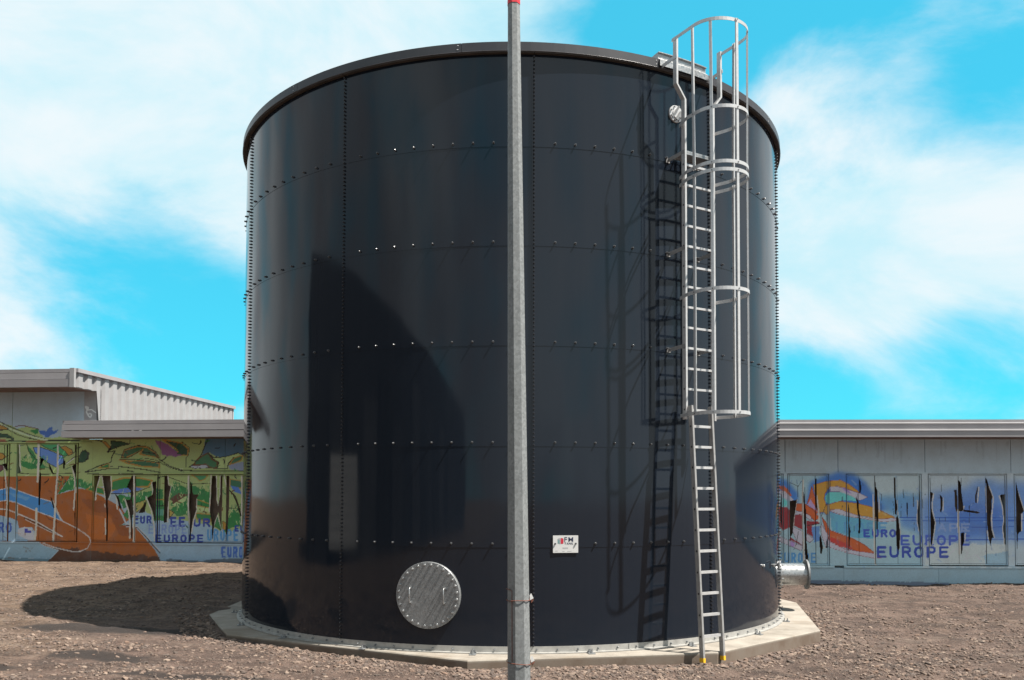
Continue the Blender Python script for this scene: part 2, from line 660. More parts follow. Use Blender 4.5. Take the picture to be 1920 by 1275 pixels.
def axis_coords(lo, hi, step, far):
    c = list(np.arange(lo, hi + 1e-6, step))
    s = step
    a = hi
    out = []
    while a < far:
        s *= 1.35
        a += s
        out.append(a)
    b, s = lo, step
    pre = []
    while b > -far:
        s *= 1.35
        b -= s
        pre.append(b)
    return np.array(pre[::-1] + c + out)


gx = axis_coords(-13, 13, .075, 900)
gy = axis_coords(-8.0, 9.0, .075, 900)
GX, GY = np.meshgrid(gx, gy)
GZ = ground_h(GX, GY)
nxg, nyg = len(gx), len(gy)
verts = np.stack([GX.ravel(), GY.ravel(), GZ.ravel()], 1)
idx = np.arange(nxg * nyg).reshape(nyg, nxg)
quads = np.stack([idx[:-1, :-1].ravel(), idx[:-1, 1:].ravel(), idx[1:, 1:].ravel(), idx[1:, :-1].ravel()], 1)


def np_mesh(name, verts, faces, smooth=False, attr=None, colors=None):
    me = bpy.data.meshes.new(name)
    nf, k = faces.shape
    me.vertices.add(len(verts))
    me.vertices.foreach_set('co', np.asarray(verts, np.float32).ravel())
    me.loops.add(nf * k)
    me.loops.foreach_set('vertex_index', faces.astype(np.int32).ravel())
    me.polygons.add(nf)
    me.polygons.foreach_set('loop_start', np.arange(nf, dtype=np.int32) * k)
    me.polygons.foreach_set('loop_total', np.full(nf, k, np.int32))
    me.polygons.foreach_set('use_smooth', np.full(nf, smooth))
    me.update(calc_edges=True)
    if colors is not None:
        a = me.color_attributes.new(attr, 'FLOAT_COLOR', 'POINT')
        c = np.ones((len(verts), 4), np.float32)
        c[:, :3] = colors
        a.data.foreach_set('color', c.ravel())
    me.validate()
    return me


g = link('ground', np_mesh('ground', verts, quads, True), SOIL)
g['kind'] = 'structure'


# loose stones on the ground, joined: nobody could count them
def stones(name, n, sampler, smin, smax, label, flat=.65):
    ico = np.array([(0, 0, 1), (.89, 0, .45), (.28, .85, .45), (-.72, .53, .45), (-.72, -.53, .45), (.28, -.85, .45),
                    (.72, .53, -.45), (-.28, .85, -.45), (-.89, 0, -.45), (-.28, -.85, -.45), (.72, -.53, -.45), (0, 0, -1)])
    tri = np.array([(0, 1, 2), (0, 2, 3), (0, 3, 4), (0, 4, 5), (0, 5, 1), (1, 6, 2), (2, 7, 3), (3, 8, 4), (4, 9, 5), (5, 10, 1),
                    (6, 7, 2), (7, 8, 3), (8, 9, 4), (9, 10, 5), (10, 6, 1), (11, 7, 6), (11, 8, 7), (11, 9, 8), (11, 10, 9), (11, 6, 10)])
    xy = sampler(n)
    n = len(xy)
    s = smin * (smax / smin) ** (RNG.random(n) ** 2.6)
    P = ico[None] * (1 + .38 * (RNG.random((n, 12, 1)) - .5))
    P = P * np.stack([.8 + .7 * RNG.random(n), .7 + .5 * RNG.random(n), flat * (.6 + .7 * RNG.random(n))], 1)[:, None]
    a = RNG.random(n) * 2 * np.pi
    ca, sa = np.cos(a)[:, None], np.sin(a)[:, None]
    x, y = P[:, :, 0] * ca - P[:, :, 1] * sa, P[:, :, 0] * sa + P[:, :, 1] * ca
    tl = (RNG.random(n)[:, None] - .5) * .9
    z = P[:, :, 2] + x * tl
    V = np.stack([x, y, z], 2) * s[:, None, None]
    V[:, :, 0] += xy[:, :1]
    V[:, :, 1] += xy[:, 1:]
    V[:, :, 2] += (ground_h(xy[:, 0], xy[:, 1]) + s * .05)[:, None]
    pal = np.array([(0.1307, 0.0833, 0.0616), (0.0911, 0.0578, 0.0442), (0.1940, 0.1341, 0.1004), (0.0515, 0.0339, 0.0268), (0.2693, 0.1976, 0.1507), (0.1465, 0.0860, 0.0569), (0.1148, 0.0811, 0.0683)])
    pr = np.array([.20, .20, .17, .20, .08, .09, .06])
    c = pal[RNG.choice(len(pal), n, p=pr)] * (.8 + .4 * RNG.random((n, 1)))
    me = np_mesh(name, V.reshape(-1, 3), (tri[None] + 12 * np.arange(n)[:, None, None]).reshape(-1, 3), False, 'tone', np.repeat(c, 12, 0))
    o = link(name, me, STONE)
    o['kind'] = 'stuff'
    o['label'] = label
    o['category'] = 'gravel'
    return o


def outside_slab(xy):
    P = np.array(SLAB)
    ins = np.zeros(len(xy), bool)
    for i in range(len(P)):
        (x1, y1), (x2, y2) = P[i], P[(i + 1) % len(P)]
        c = ((y1 > xy[:, 1]) != (y2 > xy[:, 1])) & (xy[:, 0] < (x2 - x1) * (xy[:, 1] - y1) / (y2 - y1 + 1e-12) + x1)
        ins ^= c
    return ~ins


def samp_view(n):
    # denser towards the camera, only over the yard the picture shows
    d = 7.9 * (21.5 / 7.9) ** (RNG.random(n) ** 1.25)
    x = (RNG.random(n) * 2 - 1) * .66 * d
    xy = np.stack([x, d + CAM[1]], 1)
    clump = fbm(xy[:, 0] * 1.2, xy[:, 1] * 1.2, 3, 31)
    keep = outside_slab(xy * .985) & (RNG.random(n) < (sstep(.36, .66, clump) + .15) * (1 - .35 * sstep(2, 6, -xy[:, 0]))) & ~((xy[:, 1] > 4.9) & (xy[:, 0] > 4)) & (xy[:, 1] < 7.6)
    for bx, by, rx, ry in DARK_PATCHES:
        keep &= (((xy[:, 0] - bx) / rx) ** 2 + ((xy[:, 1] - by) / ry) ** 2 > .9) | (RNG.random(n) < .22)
    return xy[keep]


def samp_edge(n):
    # along the front edge of the concrete base
    P = np.array(SLAB[:6])
    seg = RNG.integers(0, 5, n)
    t = RNG.random(n)[:, None]
    q = P[seg] * (1 - t) + P[seg + 1] * t
    out = q / np.linalg.norm(q, axis=1)[:, None]
    q = q + out * (.03 + .5 * RNG.random(n)[:, None] ** 1.8)
    return q[outside_slab(q * .985)]


stones('gravel', 120000, samp_view, .006, .034, 'loose brown gravel strewn over the bare yard')
stones('rubble_edging', 5200, samp_edge, .010, .042, 'coarse pale rubble heaped along the concrete base edge')

# ------------------------------------------------------------------ concrete base
b = MB()
n = len(SLAB)
top = [(x, y, SLAB_TOP) for x, y in SLAB]
ch = [(x * 1.002, y * 1.002, SLAB_TOP - .012) for x, y in SLAB]
bot = [(x * 1.002, y * 1.002, -.45) for x, y in SLAB]
b.add(top + ch + bot, [tuple(range(n))] + [(i, n + i, n + (i + 1) % n, (i + 1) % n) for i in range(n)] +
      [(n + i, 2 * n + i, 2 * n + (i + 1) % n, n + (i + 1) % n) for i in range(n)])
slab = b.build('concrete_base', CONC)
slab['label'] = 'low many-sided pale concrete base under the black tank'
slab['category'] = 'concrete base'

# ------------------------------------------------------------------ tank
tank = thing('water_tank', 'large glossy black bolted steel tank in the middle of the yard', 'tank', (0, 0, SLAB_TOP))
TZ = -SLAB_TOP            # child z offset: world z = child z + SLAB_TOP


def pol(th_deg, r, z):
    t = rad(th_deg)
    return Vector((r * math.sin(t), -r * math.cos(t), z + TZ))


def frame_at(th_deg):
    """columns: tangent (right seen from outside), up, outward normal"""
    t = rad(th_deg)
    return Matrix(((math.cos(t), 0, math.sin(t)), (math.sin(t), 0, -math.cos(t)), (0, 1, 0)))


PW = 360 / 11


def panel_mesh():
    seg = 26
    over = .35
    V, Fc, S = [], [], []
    outer = []
    for zi, z in enumerate((0.0, .25, .5, .75, 1.0)):
        for i in range(seg + 1):
            u = i / seg
            a = rad(-over + u * (PW + 2 * over))
            r = R + .0035 * (1 - z) + .003 * (1 - u)
            zz = -.022 + z * (HC + .022)
            outer.append((r * math.sin(a), -r * math.cos(a), zz))
    mb = MB()
    n = seg + 1
    mb.add(outer, [(zi * n + i, zi * n + i + 1, (zi + 1) * n + i + 1, (zi + 1) * n + i) for zi in range(4) for i in range(seg)], True)
    # edges turned in by the plate thickness
    def rim(ids):
        a = [outer[i] for i in ids]
        bq = [(x * .9988, y * .9988, z) for x, y, z in a]
        k = len(a)
        mb.add(a + bq, [(i, k + i, k + i + 1, i + 1) for i in range(k - 1)])
    rim(list(range(n)))
    rim([4 * n + i for i in range(n)])
    rim([k * n for k in range(5)])
    rim([k * n + seg for k in range(5)])
    return mb.mesh('panel')


pm = panel_mesh()
pm.materials.append(TANK)
for c in range(6):
    for k in range(11):
        o = link('panel', pm, None, tank, (0, 0, TZ + c * HC), (0, 0, rad(TH0 + k * PW)))

# bolts: one joined row for each seam


def bolt(mb, th, z, r0, rb, ln, n=6):
    M = frame_at(th)
    o = pol(th, r0, z)
    ring = lambda rr, h: [o + M @ Vector((rr * math.cos(2 * math.pi * k / n), rr * math.sin(2 * math.pi * k / n), h)) for k in range(n)]
    vs = ring(rb * 1.45, 0) + ring(rb * 1.45, ln * .22) + ring(rb, ln * .22) + ring(rb, ln * .8) + ring(rb * .55, ln)
    fs = [(a * n + k, a * n + (k + 1) % n, (a + 1) * n + (k + 1) % n, (a + 1) * n + k) for a in range(4) for k in range(n)]
    fs.append(tuple(4 * n + k for k in range(n)))
    mb.add(vs, fs)


for k in range(11):
    th = TH0 + k * PW
    mb = MB()
    nb = 6 * 25
    for i in range(nb):
        z = .025 + i * (6 * HC - .1) / nb
        bolt(mb, th, z, R + .004, .0095, .028)
    o = mb.build('vertical_seam_bolts', BOLT, tank)
    o['kind'] = 'stuff'
for c in range(1, 6):
    mb = MB()
    for k in range(11):
        for i in range(1, 10):
            bolt(mb, TH0 + (k + i / 10) * PW + .12, c * HC + .024, R + .004, .0115, .030)
    o = mb.build('horizontal_seam_bolts', BOLT_CAP, tank)
    o['kind'] = 'stuff'


def arc_piece(mb, th0, th1, prof, seg=14, closed=True, smooth=False):
    """sweep a (r,z) profile from th0 to th1"""
    k = len(prof)
    vs = []
    for i in range(seg + 1):
        th = th0 + (th1 - th0) * i / seg
        vs += [pol(th, r, z) for r, z in prof]
    fs = []
    m = k if closed else k - 1
    for i in range(seg):
        for j in range(m):
            a, bb = i * k + j, i * k + (j + 1) % k
            fs.append((a, a + k, bb + k, bb))
    if closed:
        fs += [tuple(range(k)), tuple(seg * k + j for j in range(k))[::-1]]
    mb.add(vs, fs, smooth)


# roof: low cone, edge trim of lapped lengths with a lip below
mb = MB()
cs = 66
ring = [pol(360 * i / cs, R + .045, 7.003) for i in range(cs)]
apex = pol(0, 0, 7.5)
mb.add(ring + [apex], [(i, (i + 1) % cs, cs) for i in range(cs)])
ring2 = [pol(360 * i / cs, R + .045, 6.98) for i in range(cs)]
mb.add(ring + ring2, [(i, (i + 1) % cs, cs + (i + 1) % cs, cs + i) for i in range(cs)])
roof = mb.build('roof', ROOF, tank)
for k in range(11):
    a = TH0 - 11.5 + k * PW
    z0 = 6.905 + (.003 if k % 2 else 0)
    ro = R + (.062 if k % 2 else .060)
    mb = MB()
    arc_piece(mb, a + .03, a + PW - .03 + (.5 if k % 2 else 0), [(ro, z0), (ro + .007, z0 + .005), (ro, z0 + .012), (ro, 7.018), (R - .02, 7.032), (R - .02, 7.02), (ro - .006, 7.008), (ro - .006, z0)], 18)
    o = mb.build('roof_trim', TRIM, tank)
    mb2 = MB()
    for zz in (6.945, 6.992):
        bolt(mb2, a + PW - .6, zz, ro, .005, .006)
    x = mb2.build('rivet_pair', BOLT_ZN, o)
    x['kind'] = 'stuff'
mb = MB()
for k in range(22):
    a = TH0 + k * PW / 2
    arc_piece(mb, a + .05, a + PW / 2 - .05, [(R + .006, 6.896), (R + .055, 6.896), (R + .055, 6.908), (R + .006, 6.908)], 8)
o = mb.build('rim_underside', UNDER, tank)

# base angle of galvanised lengths, bolts and anchor clips
NB = 13
for k in range(NB):
    a = -8 + k * 360 / NB
    w = 360 / NB
    d = .006 if k % 2 else 0
    mb = MB()
    arc_piece(mb, a - (.55 if k % 2 else 0), a + w + (.55 if k % 2 else 0),
              [(R + .006 + d, .016 + d * .3), (R + .014 + d, .016 + d * .3), (R + .014 + d, -.048 + d * .5), (R + .070 + d, -.049 + d * .5), (R + .070 + d, -.0575 + d * .2), (R + .006 + d, -.0575 + d * .2)], 16)
    o = mb.build('base_angle', ZINC_PALE, tank)
mb = MB()
for i in range(110):
    bolt(mb, TH0 + i * PW / 10 + .5, -.018, R + .018, .008, .028)
o = mb.build('base_angle_bolts', GALV_DULL, tank)
o['kind'] = 'stuff'


def clip_mesh():
    mb = MB()
    mb.box((0, .006, .03), (.075, .008, .10))          # foot plate lies flat: x tangent, y up, z outward
    mb.box((0, .028, .005), (.05, .045, .008))
    mb.tube([(0, .0, .045), (0, .05, .045)], .008, 6)
    mb.tube([(0, .012, .045), (0, .026, .045)], .016, 6)
    mb.add([(-.037, .01, -.02), (.037, .01, -.02), (.03, .03, .0), (-.03, .03, .0)], [(0, 1, 2, 3)])
    return mb.mesh('anchor_clip')


cm = clip_mesh()
cm.materials.append(GALV)
for k in range(20):
    th = k * 18 + 12.3
    o = link('anchor_clip', cm, None, tank)
    M = frame_at(th).to_4x4()
    M.translation = pol(th, R + .085, -.0605)
    o.matrix_local = M


def local(mesh_b, name, mat, th, r, z, parent, roll_=0.0):
    """build a mesh whose local axes are tangent, up, outward at (th, r, z)"""
    o = link(name, mesh_b.mesh(name), mat, parent)
    M = frame_at(th).to_4x4() @ Matrix.Rotation(roll_, 4, 'Z')
    M.translation = pol(th, r, z)
    o.matrix_local = M
    return o


def disc(mb, r, z0, z1, n=48, bev=.003):
    prof = [(r, z0), (r, z1 - bev), (r - bev, z1)]
    vs = [(rr * math.cos(2 * math.pi * k / n), rr * math.sin(2 * math.pi * k / n), z) for rr, z in prof for k in range(n)]
    fs = [(a * n + k, a * n + (k + 1) % n, (a + 1) * n + (k + 1) % n, (a + 1) * n + k) for a in range(2) for k in range(n)]
    fs.append(tuple(2 * n + k for k in range(n)))
    fs.append(tuple(range(n))[::-1])
    return mb.add(vs, fs)


# manhole cover
mb = MB()
disc(mb, .385, -.06, .030, 56)
disc(mb, .385, .033, .046, 56)
disc(mb, .37, .029, .034, 40)
man = local(mb, 'manhole_cover', GALV, -13.05, R, .588, tank)
man['label'] = 'round galvanised manhole cover with a ring of bolts'
bm = MB()
disc(bm, .016, 0, .004, 10, .001)
bm.tube([(0, 0, .003), (0, 0, .018)], .0125, 6, smooth=False)
bm.tube([(0, 0, .018), (0, 0, .030)], .007, 6, smooth=False)
bme = bm.mesh('bolt')
bme.materials.append(ZINC)
for k in range(28):
    a = 2 * math.pi * (k + .5) / 28
    link('bolt', bme, None, man, (.352 * math.cos(a), .352 * math.sin(a), .046))
for sx in (-1, 1):
    hb = MB()
    hb.tube([(sx * .205, .085, .046), (sx * .205, .085, .085), (sx * .205, .075, .095), (sx * .205, -.075, .095), (sx * .205, -.085, .085), (sx * .205, -.085, .046)], .008, 8)
    hb.box((sx * .205, .085, .05), (.03, .03, .008)).box((sx * .205, -.085, .05), (.03, .03, .008))
    hb.build('handle', ZINC, man)

# nameplate
mb = MB()
mb.box((0, 0, .008), (.296, .199, .006))
plate = local(mb, 'nameplate', WHITE, 8.6, R + .006, 1.183, tank)
plate['label'] = 'small white nameplate with red and grey tank logo'


def text_mesh(body, size, offset=0.0):
    cu = bpy.data.curves.new('txt', 'FONT')
    cu.body = body
    cu.size = size
    cu.offset = offset
    cu.extrude = .0006
    cu.space_character = 1.18
    to = bpy.data.objects.new('txt', cu)
    COL.objects.link(to)
    dg = bpy.context.evaluated_depsgraph_get()
    me = bpy.data.meshes.new_from_object(to.evaluated_get(dg))
    bpy.data.objects.remove(to)
    bpy.data.curves.remove(cu)
    return me


for body, size, x, y, off, sx in (('FM', .076, -.020, .028, .0004, 1.12), ('TANK', .033, -.014, -.004, 0.0, 1.05)):
    o = link('lettering', text_mesh(body, size, off), NAVY, plate, (x, y, .0122))
    o.scale = (sx, 1, 1)
mb = MB()
pts = [(.012, .0), (.032, .004), (.034, .05), (.030, .062), (.012, .068), (.0, .066), (.0, .0)]
k = len(pts)
mb.add([(x - .058, y + .002, .0118) for x, y in pts], [tuple(range(k))])
mb.build('logo_red', RED, plate)
mb = MB()
pts = [(-.036, .008), (-.022, .0), (-.014, .0), (-.014, .045), (-.03, .05), (-.036, .058)]
mb.add([(x - .058, y + .002, .0118) for x, y in pts], [tuple(range(len(pts)))])
mb.build('logo_teal', TEAL, plate)
mb = MB()
pts = [(-.013, .0), (-.003, -.002), (-.003, .045), (-.013, .044)]
mb.add([(x - .058, y + .002, .0118) for x, y in pts], [tuple(range(4))])
el = [(-.014 + .018 * math.cos(a), .056 + .010 * math.sin(a)) for a in np.linspace(0, 2 * math.pi, 17)[:-1]]
mb.add([(x - .058, y + .002, .0121) for x, y in el], [tuple(range(16))])
mb.build('logo_grey', GREYP, plate)
mb = MB()
for (x0, x1, y) in [(-.04, .03, -.042), (-.035, .028, -.052), (-.125, -.09, -.078), (-.04, -.01, -.082), (.02, .07, -.082)]:
    mb.box(((x0 + x1) / 2, y, .0115), (x1 - x0, .004, .0006))
o = mb.build('fine_print', GREYP, plate)

# blank flange near the ladder top
mb = MB()
disc(mb, .105, -.03, .022, 36)
disc(mb, .060, .022, .034, 24)
fl = local(mb, 'blank_flange', ALU, 28.56, R, 6.42, tank)
mb = MB()
mb.bar((-.075, -.06, .04), (.02, .085, .055), .022, .012, (0, 0, 1))
mb.bar((-.02, -.085, .05), (.05, .02, .05), .03, .02, (0, 0, 1))
mb.bar((.03, -.05, .05), (.10, .02, .045), .02, .012, (0, 0, 1))
mb.build('latch', GALV_DULL, fl)
bm2 = MB()
bm2.tube([(0, 0, 0), (0, 0, .018)], .009, 6, smooth=False)
b2 = bm2.mesh('bolt')
b2.materials.append(GALV)
for k in range(8):
    a = 2 * math.pi * (k + .5) / 8
    link('bolt', b2, None, fl, (.088 * math.cos(a), .088 * math.sin(a), .022))

# outlet pipe with flanges
mb = MB()
mb.tube([(0, 0, -.05), (0, 0, .5)], .170, 40, False)
pipe = local(mb, 'outlet_pipe', ZINC, 83.5, R, .505, tank)
for z0, rr in ((.480, .232), (.045, .262)):
    mb = MB()
    disc(mb, rr, z0, z0 + .028, 44)
    fo = mb.build('flange', GALV_DULL if z0 > .4 else ZINC, pipe)
    if z0 > .4:
        mb = MB()
        disc(mb, .2, z0 + .028, z0 + .034, 40)
        mb.build('blanking_plate', WHITE, fo)
    else:
        bb = MB()
        for k in range(12):
            a = 2 * math.pi * (k + .5) / 12
            p = (.218 * math.cos(a), .218 * math.sin(a))
            bb.tube([(p[0], p[1], z0 + .028), (p[0], p[1], z0 + .055)], .013, 6, smooth=False)
        x = bb.build('flange_bolts', GALV, fo)
        x['kind'] = 'stuff'
# drain tap
mb = MB()
mb.tube([(0, 0, 0), (0, 0, .06)], .018, 10)
mb.tube([(0, -.05, .07), (0, .03, .07)], .022, 10)
mb.tube([(0, .03, .07), (0, .05, .07)], .012, 8)
tap = local(mb, 'drain_tap', GALV, 61.5, R, .77, tank)
mb = MB()
mb.bar((0, .052, .07), (-.17, .045, .08), .018, .008, (0, 0, 1))
mb.build('lever', ALU, tap)
mb = MB()
mb.tube([(-.05, 0, 0), (-.05, 0, .02)], .022, 8)
mb.build('backnut', GALV, tap)
mb = MB()
disc(mb, .02, 0, .03, 10)
local(mb, 'plug', BOLT_ZN, 54.0, R, .80, tank)

# hatch curb at the roof edge behind the ladder
mb = MB()
arc_piece(mb, 24.7, 35.1, [(R + .078, 6.935), (R + .084, 6.930), (R + .084, 7.0), (R + .035, 7.045), (R + .035, 7.10), (R + .055, 7.105), (R + .055, 7.115), (R - .30, 7.115), (R - .30, 7.04), (R + .02, 7.04), (R + .02, 7.036), (R + .072, 6.995)], 10)
o = mb.build('roof_hatch_curb', ZINC, tank)

# ------------------------------------------------------------------ caged ladder
LTH = 30.1
lad = thing('caged_ladder', 'fixed aluminium ladder with safety cage rising above the tank rim', 'ladder')
lad.matrix_world = Matrix.Translation((0, 0, 0))
LM = frame_at(LTH)
SO = .28
lo = LM @ Vector((0, 0, R + SO))          # ladder line foot (world, z=0)
lad.location = (lo.x, lo.y, 2.64)


def L(t, s, z):
    """ladder frame -> coordinates local to the ladder empty. t tangent, s outward from stile line, z world"""
    return LM @ Vector((t, 0, s)) + Vector((0, 0, z - 2.64))


NRM = LM @ Vector((0, 0, 1))
TAN = LM @ Vector((1, 0, 0))
T0 = .225
for sd in (-1, 1):
    mb = MB()
    path = [(sd * T0, 2.64), (sd * T0, 6.46), (sd * (T0 + .125), 6.62), (sd * (T0 + .125), 7.19)]
    w, d = .026, .062
    vs = []
    for i, (t, z) in enumerate(path):
        for a, c in ((-1, -1), (1, -1), (1, 1), (-1, 1)):
            vs.append(L(t + a * w / 2, c * d / 2, z))
    fs = [(3, 2, 1, 0), (12, 13, 14, 15)]
    for i in range(3):
        for k in range(4):
            p, q = i * 4 + k, i * 4 + (k + 1) % 4
            fs.append((p, q, q + 4, p + 4))
    mb.add(vs, fs)
    st = mb.build('stile', ALU, lad)
    mb = MB()
    for i in range(13):
        z = 2.757 + i * .2435
        mb.tube([L(sd * (T0 + .011), 0, z), L(sd * (T0 + .0145), 0, z)], .011, 8)
    mb.build('rung_end_caps', HOLE, st)['kind'] = 'stuff'
for i in range(13):
    z = 2.757 + i * .2435
    mb = MB()
    mb.bar(L(-T0 + .012, 0, z), L(T0 - .012, 0, z), .026, .026, NRM)
    mb.build('rung', ALU, lad)


def hoop_path(z, back=0.05):
    a, r = .35, .33
    pts, nr = [], []
    for s in (-back, 0, a * .5):
        pts.append(L(-r if s > .1 else -(T0 + .03) - (r - T0 - .03) * min(1, max(0, (s + back) / (a * .5 + back))), s, z))
        nr.append(-TAN)
    for k in range(25):
        ph = -math.pi / 2 + math.pi * k / 24
        pts.append(L(r * math.sin(ph), a + r * math.cos(ph), z))
        nr.append(TAN * math.sin(ph) + NRM * math.cos(ph))
    for s in (a * .5, 0, -back):
        pts.append(L(r if s > .1 else (T0 + .03) + (r - T0 - .03) * min(1, max(0, (s + back) / (a * .5 + back))), s, z))
        nr.append(TAN)
    return pts, nr


HOOPS = [2.683, 4.08, 5.43, 5.522, 6.155]
for z in HOOPS:
    mb = MB()
    p, nr = hoop_path(z)
    mb.ribbon(p, nr, .040, .005)
    mb.build('hoop', ALU, lad)
mb = MB()
p, nr = [], []
for s in (-.05, .1, .25):
    p.append(L(-(T0 + .14), s, 7.165)); nr.append(-TAN)
for k in range(25):
    ph = -math.pi / 2 + math.pi * k / 24
    rr = .365
    p.append(L(rr * math.sin(ph), .33 + .33 * math.cos(ph), 7.165)); nr.append((TAN * math.sin(ph) + NRM * math.cos(ph)).normalized())
for s in (.25, .1, -.05):
    p.append(L(T0 + .14, s, 7.165)); nr.append(TAN)
mb.ribbon(p, nr, .040, .005)
mb.build('hoop', ALU, lad)


def hoop_pt(q, inset, rr=.33):
    """q: -1..1 round the hoop -> (t, s, normal)"""
    if abs(q) > .62:
        s = (1 - abs(q)) / .38 * .35
        sg = 1 if q > 0 else -1
        return sg * (rr - inset), s, TAN * sg
    ph = q / .62 * math.pi / 2
    return (rr - inset) * math.sin(ph), .35 + (rr - inset) * math.cos(ph), TAN * math.sin(ph) + NRM * math.cos(ph)


for z0, z1, in ((2.665, 5.45), (5.50, 7.18)):
    for q in (-.70, -.40, -.03, .36, .72):
        t, s, nn = hoop_pt(q, .006)
        mb = MB()
        w = .032
        mb.bar(L(t, s, z0), L(t * (1.06 if z1 > 7 else 1), s, z1), w, .005, nn)
        side = nn.cross(Vector((0, 0, 1)))
        for e in (-1, 1):          # folded edges of the strip
            off = side * (e * (w / 2 - .003)) - nn * .008
            mb.bar(L(t, s, z0) + off, L(t * (1.06 if z1 > 7 else 1), s, z1) + off, .004, .016, nn)
        mb.build('cage_bar', ALU, lad)
    bb = MB()
    for z in ([2.683, 4.08, 5.43] if z1 < 6 else [5.522, 6.155, 7.165]):
        for q in (-.70, -.40, -.03, .36, .72):
            t, s, nn = hoop_pt(q, -.002)
            c = L(t, s, z)
            bb.tube([c, c + nn * .008], .0075, 6, smooth=False)
    bb.build('cage_bolts', GALV_DULL, lad)['kind'] = 'stuff'

# stand-off brackets to the tank (feet sit on the shell)
for z in (5.82, 4.668, 3.50):
    for sd in (-1, 1):
        t = sd * .236
        depth = R - math.sqrt(R * R - t * t)
        s0 = -SO - depth + .004
        mb = MB()
        mb.bar(L(t, s0, z), L(t, .03, z + .012), .008, .045, (0, 0, 1))
        mb.box(L(t, s0 + .004, z), (.055, .055, .055), LM.to_4x4() @ Matrix.Diagonal((1, 1, .16, 1)))
        br = mb.build('bracket', ALU_DULL, lad)
        mb = MB()
        c = L(t - .0, s0 + .008, z)
        mb.tube([c, c + NRM * .03], .012, 6, smooth=False)
        mb.build('bracket_bolt', GALV_DULL, br)
for sd in (-1, 1):                 # arms from the hand rails to the roof edge
    mb = MB()
    mb.bar(L(sd * (T0 + .14), .04, 6.945), L(sd * (T0 + .14), -.23, 6.93), .006, .045, (0, 0, 1))
    mb.build('roof_arm', ALU, lad)
# rest platform
mb = MB()
mb.box(L(0, -.115, 5.845), (.425, .20, .004), frame_at(LTH).to_4x4() @ Matrix(((1, 0, 0, 0), (0, 0, 1, 0), (0, 1, 0, 0), (0, 0, 0, 1))))
pf = mb.build('platform', GALV_DULL, lad)
mb = MB()
for s, w in ((-.018, .045), (-.212, .045)):
    mb.bar(L(-.21, s, 5.845), L(.21, s, 5.845), .004, w, (0, 0, 1))
mb.build('platform_lip', ZINC, pf)
mb = MB()
for i in range(9):
    for j in range(4):
        c = L(-.17 + i * .042, -.04 - j * .045, 5.848)
        mb.tube([c, c + Vector((0, 0, .006))], .012, 8)
mb.build('tread_studs', ALU_DULL, pf)['kind'] = 'stuff'

# ------------------------------------------------------------------ lower ladder
foot = Vector((*(LM @ Vector((-.085, 0, R + .568))).xy, -.165))
low = thing('extension_ladder', 'narrow lower aluminium ladder on yellow feet leaning into the safety cage', 'ladder', foot)
FT, FS, FZ = -.085, R + .568, -.165
TT, TS, TZZ = -.045, R + .345, 2.80


def LL(k, e, ds=0.0):
    """k 0..1 along the ladder, e offset across, ds outward"""
    t = FT + (TT - FT) * k + e
    s = FS + (TS - FS) * k + ds
    z = FZ + (TZZ - FZ) * k
    return LM @ Vector((t, 0, s)) + Vector((0, 0, z)) - foot


LEN = TZZ - FZ
for sd in (-1, 1):
    mb = MB()
    mb.bar(LL(.018, sd * .155), LL(1, sd * .155), .026, .064, NRM)
    st = mb.build('stile', ALU_DULL, low)
    mb = MB()
    mb.bar(LL(0.004, sd * .155), LL(.021, sd * .155), .031, .068, NRM)
    mb.build('foot', YELLOW, low)
    mb = MB()
    for i in range(11):
        k = (.135 + .242 * i - FZ) / LEN
        a = LL(k, sd * .167)
        mb.tube([a, a + TAN * (sd * .004)], .012, 8)
    mb.build('rung_end_caps', HOLE, st)['kind'] = 'stuff'
for i in range(11):
    k = (.135 + .242 * i - FZ) / LEN
    mb = MB()
    mb.bar(LL(k, -.143), LL(k, .143), .027, .030, (0, 0, 1))
    mb.build('rung', ALU, low)

# ------------------------------------------------------------------ steel pole in front
PB = np.array([.0605, -8.45])
pole = thing('steel_pole', 'tall tapered eight-sided galvanised steel pole standing before the black tank', 'pole', (PB[0], PB[1], float(ground_h(PB[0], PB[1])) - .01))
pz = pole.location.z


def pole_c(z):
    k = (z - pz) / 5.6
    return Vector((-.053 * k, 0, z - pz))


def pole_r(z):
    k = (z - pz) / 5.6
    return (.1535 + (.0705 - .1535) * k) / 2 / math.cos(math.pi / 8)


ZT = 4.985
mb = MB()
zs = [pz, .4, 1.4, 2.4, 3.4, 4.4, ZT]
prof = []
PH = math.pi / 8 + .10
for z in zs:
    c, r = pole_c(z), pole_r(z)
    prof += [c + Vector((r * math.cos(PH + k * math.pi / 4), r * math.sin(PH + k * math.pi / 4), 0)) for k in range(8)]
mb.add(prof, [(i * 8 + k, i * 8 + (k + 1) % 8, (i + 1) * 8 + (k + 1) % 8, (i + 1) * 8 + k) for i in range(len(zs) - 1) for k in range(8)])
mb.build('shaft', POLE, pole)
mb = MB()
prof = []
for z, g_ in ((ZT, 1.0), (ZT + .9, .98)):
    c, r = pole_c(z), pole_r(z) * 1.06 * g_
    prof += [c + Vector((r * math.cos(PH + k * math.pi / 4), r * math.sin(PH + k * math.pi / 4), 0)) for k in range(8)]
mb.add(prof, [(k, (k + 1) % 8, 8 + (k + 1) % 8, 8 + k) for k in range(8)] + [tuple(range(8))[::-1], tuple(range(8, 16))])
mb.build('red_top_section', REDCAP, pole)


